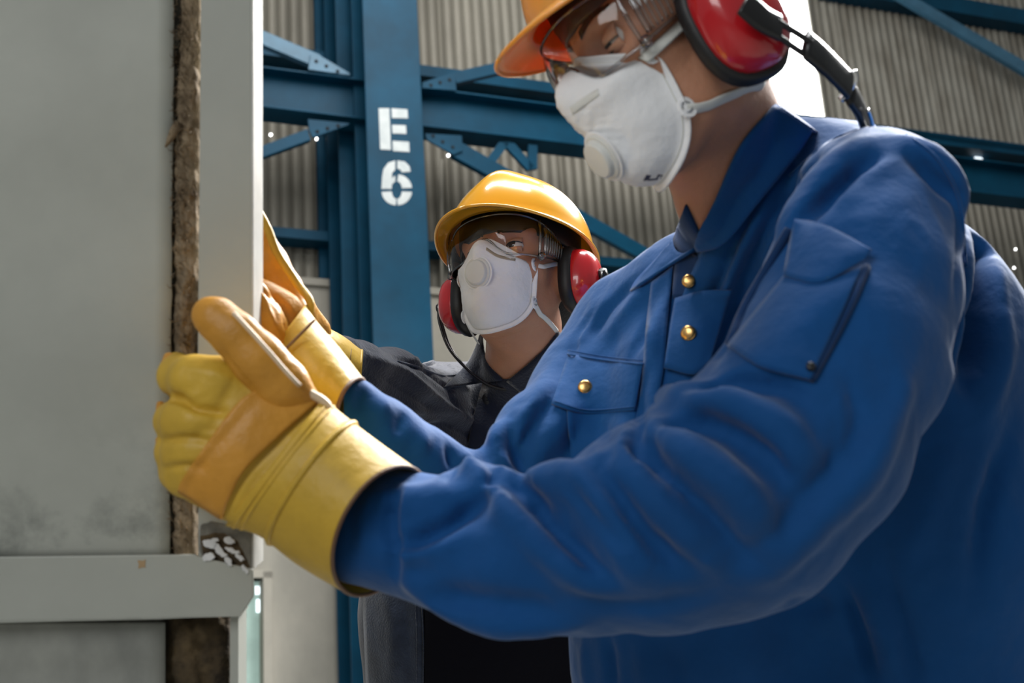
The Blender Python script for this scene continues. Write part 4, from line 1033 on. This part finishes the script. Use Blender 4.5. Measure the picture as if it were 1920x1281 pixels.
# big folds of the cloth: (points, width px, height mm)
folds = [
 # near sleeve, forearm: humps along the top and the long diagonal valleys
 ([(880, 872), (930, 880), (985, 960), (1060, 1040), (1130, 1090)], 20, 7),
 ([(905, 935), (880, 960), (840, 985), (780, 1010), (745, 1018)], 13, -13), ([(900, 965), (850, 1000), (790, 1025)], 16, 4),
 ([(930, 905), (1000, 965), (1080, 1035), (1150, 1085)], 14, -6),
 ([(985, 905), (1050, 880), (1110, 905), (1170, 985), (1230, 1050)], 26, 9),
 ([(945, 905), (990, 925), (1030, 975)], 16, -11),
 ([(1060, 900), (1120, 980), (1190, 1040)], 15, -6),
 ([(1110, 868), (1150, 920), (1210, 1000), (1280, 1060)], 15, -9),
 ([(1140, 845), (1190, 880), (1260, 960), (1340, 1040)], 20, 8),
 ([(1180, 838), (1260, 900), (1350, 990), (1400, 1050)], 15, -9),
 ([(1215, 805), (1300, 850), (1390, 920), (1440, 985)], 22, 8),
 ([(1230, 790), (1330, 800), (1430, 850), (1490, 920)], 16, -8),
 ([(1260, 745), (1360, 745), (1470, 790), (1530, 840)], 20, 6), ([(1290, 720), (1400, 720), (1500, 740)], 14, -6),
 ([(800, 1128), (900, 1130), (1020, 1150)], 18, -4), ([(1050, 1120), (1200, 1140), (1330, 1120)], 22, -4),
 ([(742, 900), (735, 985), (742, 1080)], 9, -5), ([(700, 900), (680, 980), (685, 1060)], 10, 3), ([(760, 905), (753, 985), (762, 1085)], 10, 4),
 ([(1420, 1080), (1540, 970), (1640, 850), (1700, 730)], 22, 6), ([(1380, 1060), (1490, 960), (1590, 830)], 18, -4),
 ([(1560, 730), (1575, 800), (1570, 870)], 14, 5), ([(1590, 700), (1610, 790), (1590, 880)], 14, -4),
 # near shoulder and upper sleeve
 ([(1480, 300), (1420, 400), (1370, 520), (1330, 640)], 13, 8), ([(1530, 300), (1450, 400), (1405, 500), (1370, 600), (1350, 660)], 12, -11),
 ([(1590, 290), (1520, 370), (1450, 470)], 14, 8), ([(1640, 300), (1560, 370), (1510, 410)], 11, -9), ([(1690, 290), (1620, 340), (1560, 400)], 14, 6),
 ([(1410, 340), (1350, 440), (1290, 560), (1255, 660)], 12, 7), ([(1440, 350), (1385, 440), (1345, 530), (1290, 690)], 10, -9),
 ([(1800, 400), (1812, 520), (1800, 640), (1770, 740)], 12, 5), ([(1770, 330), (1800, 420), (1790, 560)], 10, -4),
 ([(1715, 300), (1755, 345), (1795, 372)], 9, -7), ([(1700, 275), (1760, 300), (1810, 350)], 12, 5),
 ([(1820, 340), (1850, 460), (1840, 600), (1800, 700)], 14, -12), ([(1840, 420), (1870, 520), (1860, 640)], 12, 6), ([(1815, 560), (1830, 640), (1810, 720)], 10, -8),
 # chest
 ([(1230, 520), (1180, 580), (1130, 650)], 13, 6), ([(1250, 540), (1210, 610), (1180, 665)], 11, -6), ([(1190, 530), (1140, 580), (1100, 640)], 11, -5),
 ([(1265, 530), (1235, 600), (1215, 680)], 10, 5), ([(1150, 560), (1100, 600), (1075, 660)], 12, 5), ([(1120, 575), (1080, 630), (1060, 700)], 9, -5),
 ([(1215, 700), (1200, 780), (1195, 860)], 9, -9), ([(1245, 500), (1228, 640), (1222, 760), (1200, 860)], 12, 6),
 ([(1120, 790), (1140, 840), (1130, 880)], 12, -4), ([(1170, 790), (1160, 850)], 10, 4),
 # far sleeve of the near worker
 ([(1035, 690), (1000, 760), (960, 800)], 16, 8), ([(1040, 740), (1000, 800), (975, 860)], 12, -9), ([(925, 800), (935, 850), (965, 880)], 13, 8),
 ([(960, 780), (960, 840), (990, 890)], 10, -10), ([(910, 860), (930, 890), (900, 905)], 10, -8), ([(1070, 770), (1030, 830), (1000, 880)], 14, 6), ([(1090, 800), (1060, 860)], 10, -6),
 ([(840, 838), (850, 870), (840, 905)], 10, -6), ([(800, 810), (790, 850)], 10, 6), ([(760, 775), (745, 815)], 9, -5), ([(730, 745), (710, 790)], 10, 5), ([(870, 850), (890, 880)], 9, 6), ([(690, 730), (670, 770)], 10, -4),
 # belly and back
 ([(1822, 350), (1852, 470), (1852, 600), (1815, 720)], 22, -15),
 ([(1580, 1100), (1610, 1180), (1640, 1281)], 10, -10), ([(1620, 1080), (1655, 1180), (1690, 1290)], 14, 7), ([(1660, 1050), (1700, 1200), (1720, 1300)], 12, -5),
 ([(1480, 1140), (1560, 1130)], 18, -6), ([(1090, 1200), (1100, 1300)], 12, 5), ([(1140, 1200), (1150, 1300)], 12, -6), ([(1200, 1200), (1215, 1300)], 14, 5), ([(1260, 1210), (1280, 1300)], 14, -4),
 ([(1880, 560), (1880, 700), (1840, 800)], 14, 7), ([(1900, 800), (1850, 950), (1830, 1100)], 20, -8), ([(1780, 820), (1740, 950), (1700, 1060)], 20, 7),
]
JN.sculpt([(p_, w_*(1.5 if a_ > 0 else 1.05), a_*(1.0 if a_ > 0 else 1.6)) for p_, w_, a_ in folds])
# fine wrinkles all over
from mathutils import noise as mnoise
Nn = vnormals(JN.V, JN.F)
nz = np.array([mnoise.noise(Vector((v[0]*16+v[1]*7, v[1]*16-v[0]*9, v[2]*14))) for v in JN.V]); n2 = np.array([mnoise.noise(Vector((v[0]*38+v[1]*14, v[1]*30-v[0]*14, v[2]*30))) for v in JN.V])
JN.V = JN.V+Nn*(nz*.0035+(np.abs(n2)*-.0022))[:, None]; 
for _ in range(3): JN.V = lap(JN.V, JN.F, .5)
JN.re()
jn = cam_obj('jacket', JN.V, JN.F, M['blue_cloth'], near)
JT.sculpt([(p_, w_*(1.5 if a_ > 0 else 1.05), a_*(1.0 if a_ > 0 else 1.6)) for p_, w_, a_ in folds if max(q[0] for q in p_) < 1300 and min(q[0] for q in p_) > 900 and max(q[1] for q in p_) < 900])
def cloth(name, top, bot, nu, nv, off, m='blue_cloth', th=.0022, bulge=0.0, parent=None, surf=None):
    V, F = drape(surf or JN, top, bot, nu, nv, off, bulge); o = cam_obj(name, V, F, M[m], parent or jn); solid(o, th, 0); return o
def seam(pts, off=.0008, r=.0011, m='blue_cloth', parent=None, surf=None, name='seam'):
    Vt, Ft = tube(drape_line(surf or JN, pts, off), r, 6); return cam_obj(name, Vt, Ft, M[m], parent or jn)
# collar: standing neck part and two leaves
V, F = leaf([(1286, 384, 1.53), (1299, 410, 1.50), (1312, 438, 1.47)], [(1261, 456, 1.53), (1285, 480, 1.50), (1308, 472, 1.46)], 12, 6, .0, .004, (JT, BN))
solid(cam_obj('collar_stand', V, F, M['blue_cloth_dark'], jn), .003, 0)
V, F = leaf([(1262, 452, 1.50), (1268, 470, 1.48), (1285, 476, 1.47), (1304, 466, 1.43)], [(1256, 458, 1.56), (1228, 490, 1.56), (1195, 525, 1.56), (1183, 547, 1.56)], 22, 8, .004, .008, (JT, BN))
solid(cam_obj('collar', V, F, M['blue_cloth'], jn), .0035, 0)
V, F = leaf([(1304, 464, 1.425), (1310, 434, 1.41), (1339, 380, 1.38), (1386, 278, 1.345), (1452, 196, 1.34)], [(1308, 471, 1.42), (1358, 458, 1.38), (1424, 378, 1.35), (1488, 300, 1.33), (1523, 246, 1.33)], 34, 12, .006, .008, (JT, BN, JN))
solid(cam_obj('collar', V, F, M['blue_cloth'], jn), .0035, 0)
V, F = ruled([(1452, 197, 1.34), (1478, 206, 1.37), (1492, 222, 1.42)], [(1521, 243, 1.33), (1535, 252, 1.37), (1530, 262, 1.42)], 10, 6, .004)
solid(cam_obj('collar', V, F, M['blue_cloth'], jn), .003, 0)
# front opening, placket, flaps, pockets
cloth('placket', [(1222, 530), (1212, 620), (1204, 720), (1190, 800), (1183, 872)], [(1262, 500), (1252, 600), (1243, 700), (1222, 800), (1210, 872)], 30, 6, .004, 'blue_cloth', surf=JT)
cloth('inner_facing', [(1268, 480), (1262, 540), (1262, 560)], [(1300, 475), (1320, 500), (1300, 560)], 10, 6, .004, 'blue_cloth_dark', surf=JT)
cloth('pocket', [(1058, 690), (1120, 680), (1198, 690)], [(1072, 880), (1130, 890), (1192, 880)], 16, 16, .003, 'blue_cloth', bulge=.003, surf=JT)
cloth('pocket_flap', [(1066, 664), (1130, 676), (1205, 684)], [(1034, 758), (1100, 776), (1190, 770)], 18, 12, .007, 'blue_cloth', bulge=.004, surf=JT)
seam([(1064, 664), (1130, 675), (1206, 683)], .009, .0012, surf=JT); seam([(1065, 657), (1130, 668), (1206, 676)], .002, .0008, surf=JT)
seam([(1040, 752), (1100, 769), (1188, 763)], .0105, .0007, surf=JT)
cloth('pocket_flap', [(1266, 560), (1320, 545), (1372, 545)], [(1245, 690), (1300, 702), (1330, 682)], 16, 12, .008, 'blue_cloth', bulge=.006, surf=JT)
cloth('sleeve_pocket', [(1475, 515), (1540, 520), (1618, 500)], [(1365, 650), (1430, 690), (1520, 712)], 20, 16, .006, 'blue_cloth', th=.004, bulge=.010)
cloth('sleeve_pocket_flap', [(1490, 412), (1550, 425), (1634, 470)], [(1470, 518), (1540, 530), (1622, 486)], 22, 12, .012, 'blue_cloth', th=.003, bulge=.008)
seam([(1480, 430), (1440, 500), (1395, 580), (1368, 648)], .004, .0045, 'blue_cloth_dark'); seam([(1520, 712), (1560, 640), (1600, 560), (1625, 500)], .003, .0035, 'blue_cloth_dark')
button(JT, 1291, 527, 13, M['brass'], jn, off=.016, fr=(-.3, .2, 1), dome=.3); button(JT, 1290, 625, 15, M['brass'], jn, off=.0165, fr=(-.5, .15, 1), dome=.35)
button(JT, 1097, 726, 14, M['brass'], jn, off=.0125, fr=(-.1, .35, 1), dome=.35); button(JN, 1521, 686, 9, M['dark_button'], jn, off=.012)
# shoulder seam, armhole, cuff
seam([(1700, 252), (1760, 300), (1800, 380), (1812, 500)], .001, .0014); seam([(1640, 235), (1560, 262), (1480, 330)], .001, .0012)


# ------------------------------------------------------------------ near worker's gloves
gN = empty('work_glove', P(520, 860, 1.22), 'nearest yellow work glove, back of hand to the camera, gripping the panel edge', 'glove', 'yellow leather work gloves')
V, F, m_ = open_tube([((606, 748), (424, 984), 1.215, .052, .0), ((640, 778), (485, 1002), 1.212, .058, .008), ((705, 828), (560, 1058), 1.205, .066, .026), ((783, 884), (652, 1112), 1.200, .072, .034)], n=56, rows=9)
gN_s = Surf(V, np.array(F)); o = cam_obj('gauntlet', V, F, M['glove_yellow'], gN); recalc(o); solid(o, .0025, 0)
Vt, Ft = tube(np.vstack([V[-56:], V[-56:-55]]), .0018, 7); cam_obj('cuff_binding', Vt, Ft, M['glove_trim'], gN)
for r_ in (2, 4, 12):
    ring = V[56*r_:56*r_+56]; c_ = ring.mean(0); Vt, Ft = tube(np.vstack([(ring-c_)*1.012+c_, ((ring-c_)*1.012+c_)[:1]]), .0018 if r_ < 10 else .0032, 6); cam_obj('wrist_seam', Vt, Ft, M['glove_yellow'], gN)
def make_hand(chains, lo_, hi_, hsz, strokes, smooth=2):
    s = SDF(lo_, hi_, hsz)
    for pts, k_, fl in chains: s.chain(pts, k_, fl)
    V, F = s.mesh(smooth); S_ = Surf(V, F); S_.sculpt(strokes); return S_
fdN = [([(545, 866, 1.21, 116), (520, 855, 1.205, 122), (460, 848, 1.20, 122), (420, 838, 1.20, 108)], .02, .50),
       ([(470, 742, 1.205, 52), (410, 722, 1.20, 49), (365, 712, 1.205, 44)], .012, 1.0), ([(365, 712, 1.205, 44), (336, 706, 1.235, 38), (330, 690, 1.27, 30)], .008, 1.0),
       ([(430, 800, 1.20, 48), (375, 790, 1.195, 46), (345, 790, 1.205, 42)], .010, 1.0), ([(345, 790, 1.205, 42), (325, 790, 1.235, 34), (318, 782, 1.27, 26)], .008, 1.0),
       ([(420, 862, 1.20, 46), (370, 850, 1.20, 44), (346, 850, 1.21, 40)], .010, 1.0), ([(346, 850, 1.21, 40), (326, 848, 1.24, 33), (318, 840, 1.275, 25)], .008, 1.0),
       ([(430, 915, 1.205, 46), (385, 896, 1.205, 42), (348, 892, 1.215, 38)], .010, 1.0), ([(348, 892, 1.215, 38), (332, 888, 1.245, 30), (325, 880, 1.275, 22)], .008, 1.0)]
HNs = make_hand(fdN, camp(270, 1020, 1.31)-np.array([0, 0, .02]), camp(700, 620, 1.10), .0026,
 [([(300, 745), (335, 748), (372, 765), (420, 774)], 8, -9), ([(300, 828), (345, 822), (400, 828)], 7, -5), ([(305, 880), (345, 874), (400, 880)], 7, -4),
  ([(345, 690), (400, 700), (440, 720)], 10, 2), ([(440, 712), (415, 760), (400, 800)], 9, -2), ([(380, 735), (350, 745)], 8, 2),
  ([(495, 735), (440, 800), (380, 870), (340, 940)], 7, -2.5), ([(590, 762), (520, 830), (455, 900), (415, 975)], 6, -3.5), ([(600, 790), (530, 860), (475, 930), (440, 990)], 9, 3),
  ([(560, 790), (500, 800)], 16, -2), ([(360, 815), (390, 805), (410, 815)], 8, -2)])
o = cam_obj('hand', HNs.V, HNs.F, M['glove_yellow'], gN)
# tan leather: knuckle band, thumb, finger pads
cl = cloth('knuckle_strap', [(500, 722), (449, 753), (390, 830), (345, 895), (334, 922)], [(600, 750), (530, 812), (462, 877), (432, 930), (415, 974)], 34, 18, .0022, 'glove_tan', th=.0024, parent=gN, surf=HNs)
th = make_hand([([(560, 765, 1.205, 46), (526, 722, 1.192, 48), (484, 674, 1.185, 46), (440, 628, 1.185, 42)], .012, .8), ([(440, 628, 1.185, 42), (406, 598, 1.19, 38), (392, 590, 1.195, 33)], .008, .85)],
 camp(330, 860, 1.30)-np.array([0, 0, .0]), camp(660, 530, 1.10), .0026, [([(405, 640), (440, 690), (480, 735)], 8, -1.5), ([(430, 590), (470, 640)], 7, 1.0)])
cam_obj('thumb', th.V, th.F, M['glove_tan'], gN)
Vt, Ft = tube(drape_line(th, [(438, 588), (470, 622), (506, 662), (537, 698), (562, 724)], .0), .0022, 8); cam_obj('thumb_highlight', Vt, Ft, M['glove_piping_highlight'], gN)  # pale tube added as the bright highlight along the thumb edge
Vt, Ft = tube(spline([camp(545, 716, 1.19), camp(575, 735, 1.192), camp(605, 752, 1.195), camp(618, 772, 1.198), camp(608, 790, 1.20)], 22), .0040, 8); cam_obj('wrist_piping', Vt, Ft, M['glove_piping_highlight'], gN)
for pts in ([(317, 672, 1.262, 12), (320, 692, 1.25, 20), (322, 720, 1.25, 18)], [(301, 760, 1.265, 9), (305, 785, 1.26, 14), (306, 812, 1.262, 11)], [(300, 825, 1.268, 9), (304, 845, 1.262, 13), (306, 862, 1.265, 10)]):
    s = SDF(*bounds(pts, .03), .002); s.chain(pts, .004); V, F = s.mesh(1); cam_obj('finger_pad', V, F, M['glove_tan'], gN)

gR = empty('work_glove', P(560, 650, 1.38), 'raised yellow work glove with its tan palm open, held behind the panel edge', 'glove', 'yellow leather work gloves')
V, F, m_ = open_tube([((572, 572), (480, 700), 1.395, .045, .0), ((592, 604), (520, 720), 1.390, .050, .0), ((636, 655), (575, 768), 1.385, .054, .004), ((680, 712), (638, 800), 1.38, .054, .012)], n=48, rows=8)
o = cam_obj('gauntlet', V, F, M['glove_yellow'], gR); recalc(o); solid(o, .0025, 0)
Vt, Ft = tube(np.vstack([V[-48:], V[-48:-47]]), .0022, 7); cam_obj('cuff_binding', Vt, Ft, M['glove_trim'], gR)
fdR = [([(545, 640, 1.388, 62), (510, 610, 1.385, 66), (478, 580, 1.385, 60)], .012, .6), ([(520, 650, 1.365, 34), (490, 600, 1.350, 38), (468, 560, 1.345, 34), (440, 520, 1.35, 30)], .010, 1.0),
       ([(552, 590, 1.42, 32), (530, 545, 1.43, 36), (502, 495, 1.43, 36), (478, 450, 1.43, 32), (458, 400, 1.43, 26), (440, 360, 1.43, 22)], .010, .9),
       ([(540, 600, 1.43, 30), (490, 560, 1.44, 34), (450, 500, 1.45, 28), (420, 440, 1.45, 22)], .008, .9), ([(530, 610, 1.43, 30), (470, 590, 1.44, 32), (425, 560, 1.45, 26), (390, 530, 1.45, 22)], .008, .9), ([(520, 640, 1.43, 28), (460, 640, 1.44, 28), (420, 630, 1.45, 22)], .008, .9)]
HRs = make_hand(fdR, camp(370, 740, 1.50)-np.array([0, 0, .02]), camp(640, 320, 1.28), .003,
 [([(476, 528), (500, 548), (530, 575), (560, 610)], 7, -5), ([(490, 545), (505, 590), (520, 620)], 7, 3), ([(540, 570), (550, 600), (552, 630)], 7, 3), ([(530, 585), (537, 620)], 6, -3), ([(480, 560), (490, 600)], 6, 2), ([(478, 600), (510, 650)], 8, -3), ([(500, 640), (540, 650)], 9, 2)])
cam_obj('hand', HRs.V, HRs.F, M['glove_tan'], gR)
Vt, Ft = tube(spline([camp(468, 368, 1.40), camp(500, 425, 1.40), camp(520, 475, 1.40), camp(556, 530, 1.40), camp(581, 565, 1.39), camp(580, 592, 1.39)], 30), .0042, 8, .8); cam_obj('side_seam', Vt, Ft, M['glove_yellow'], gR)
Vt, Ft = tube(spline([camp(590, 600, 1.345), camp(560, 630, 1.335), camp(528, 662, 1.335)], 12), .0016, 6); cam_obj('wrist_seam', Vt, Ft, M['glove_trim'], gR)

# ------------------------------------------------------------------ near worker's gear
hatN, TN = hardhat(HN, M['hat_orange'], 'orange hard hat on the near worker, only its peak in view', z0=.077, sc=.98)
goggles(HN, 'clear safety goggles on the near worker looking down')
strapN = [np.vstack([[HN.p(.073, .061, -.006)], drape_line(BN, [(1205, 112), (1238, 84), (1272, 52), (1305, 20)], .004, 8)]),
          np.vstack([[HN.p(.066, .056, -.063)], drape_line(BN, [(1320, 202), (1360, 184), (1400, 169), (1430, 160)], .003, 9), [camp(1440, 160, 1.45)]]),
          [HN.p(.073, -.060, .001), HN.p(.04, -.074, .010), HN.p(.0, -.084, .02)], [HN.p(.066, -.056, -.063), HN.p(.03, -.066, -.09), HN.p(.0, -.066, -.112)]]
mo, MS = respirator(HN, 'white cup respirator seen from the side with dark print, on the near worker', -.060, straps=strapN, sr=.0052, ink=True, clip=([(1068, 200), (1095, 182), (1122, 166)], [(1074, 216), (1101, 196), (1124, 178)]))
for tp, bt in (([(1212, 328), (1221, 329)], [(1201, 347), (1210, 347)]), ([(1234, 327), (1243, 328)], [(1223, 346), (1232, 345)]), ([(1208, 336), (1234, 334)], [(1206, 341), (1232, 339)])):
    V, F = drape(MS, tp, bt, 6, 6, .0012); solid(cam_obj('printed_mark', V, F, M['mask_ink'], mo), .0005, 0)
earN = empty('ear_defenders', to_world(HN.p(0, .1, 0))[0], 'large red and black ear defenders on the near worker by the bright window', 'ear defenders', 'red ear defenders')
for y in (.080, -.080):
    cup_muff(HN, y, earN, .006, -.015, 1.16)
    sg = 1 if y > 0 else -1
    Vt, Ft = tube([HN.p(-.010, sg*.126, .006), HN.p(-.010, sg*.142, .006)], [.011, .009], 12); cam_obj('pivot', Vt, Ft, M['black_plastic'], earN)
# near slotted arm, chrome joint and neck band
def rib2(pts, w_, t_, m, name, nrm=None):
    pts = spline(pts, 24); nr = nrm if nrm is not None else HN.R[:, 1]; Vt, Ft = tube(pts, w_, 10, t_, up=nr); return cam_obj(name, Vt, Ft, m, earN)
A0 = HN.p(-.010, .142, .006); 
def cp(x, y, d): return camp(x, y, d)
rib2([cp(1395, 5, 1.185), cp(1430, 35, 1.19), cp(1462, 52, 1.20)], .0135, .3, M['black_plastic'], 'band_arm')
rib2([cp(1458, 40, 1.197), cp(1500, 66, 1.21), cp(1522, 80, 1.215)], .0030, .8, M['black_plastic'], 'band_arm'); rib2([cp(1448, 60, 1.197), cp(1490, 90, 1.21), cp(1512, 104, 1.215)], .0030, .8, M['black_plastic'], 'band_arm')
rib2([cp(1512, 84, 1.214), cp(1545, 112, 1.23), cp(1575, 142, 1.25), cp(1592, 160, 1.262)], .0150, .3, M['black_plastic'], 'band_arm')
rib2([cp(1600, 132, 1.262), cp(1602, 150, 1.265), cp(1590, 172, 1.27), cp(1576, 188, 1.272)], .0035, 1, M['chrome'], 'chrome_joint')
rib2([cp(1592, 172, 1.27), cp(1606, 192, 1.285), cp(1618, 220, 1.31), cp(1622, 250, 1.34), cp(1610, 300, 1.40)], .0135, .35, M['black_plastic'], 'neck_band')
rib2([cp(1628, 206, 1.285), cp(1635, 232, 1.30), cp(1632, 260, 1.33)], .0022, 1, M['chrome'], 'chrome_rod')
rib2([HN.p(-.02, -.13, -.01), HN.p(-.06, -.115, -.05), cp(1640, 300, 1.55)], .006, .35, M['black_plastic'], 'neck_band')
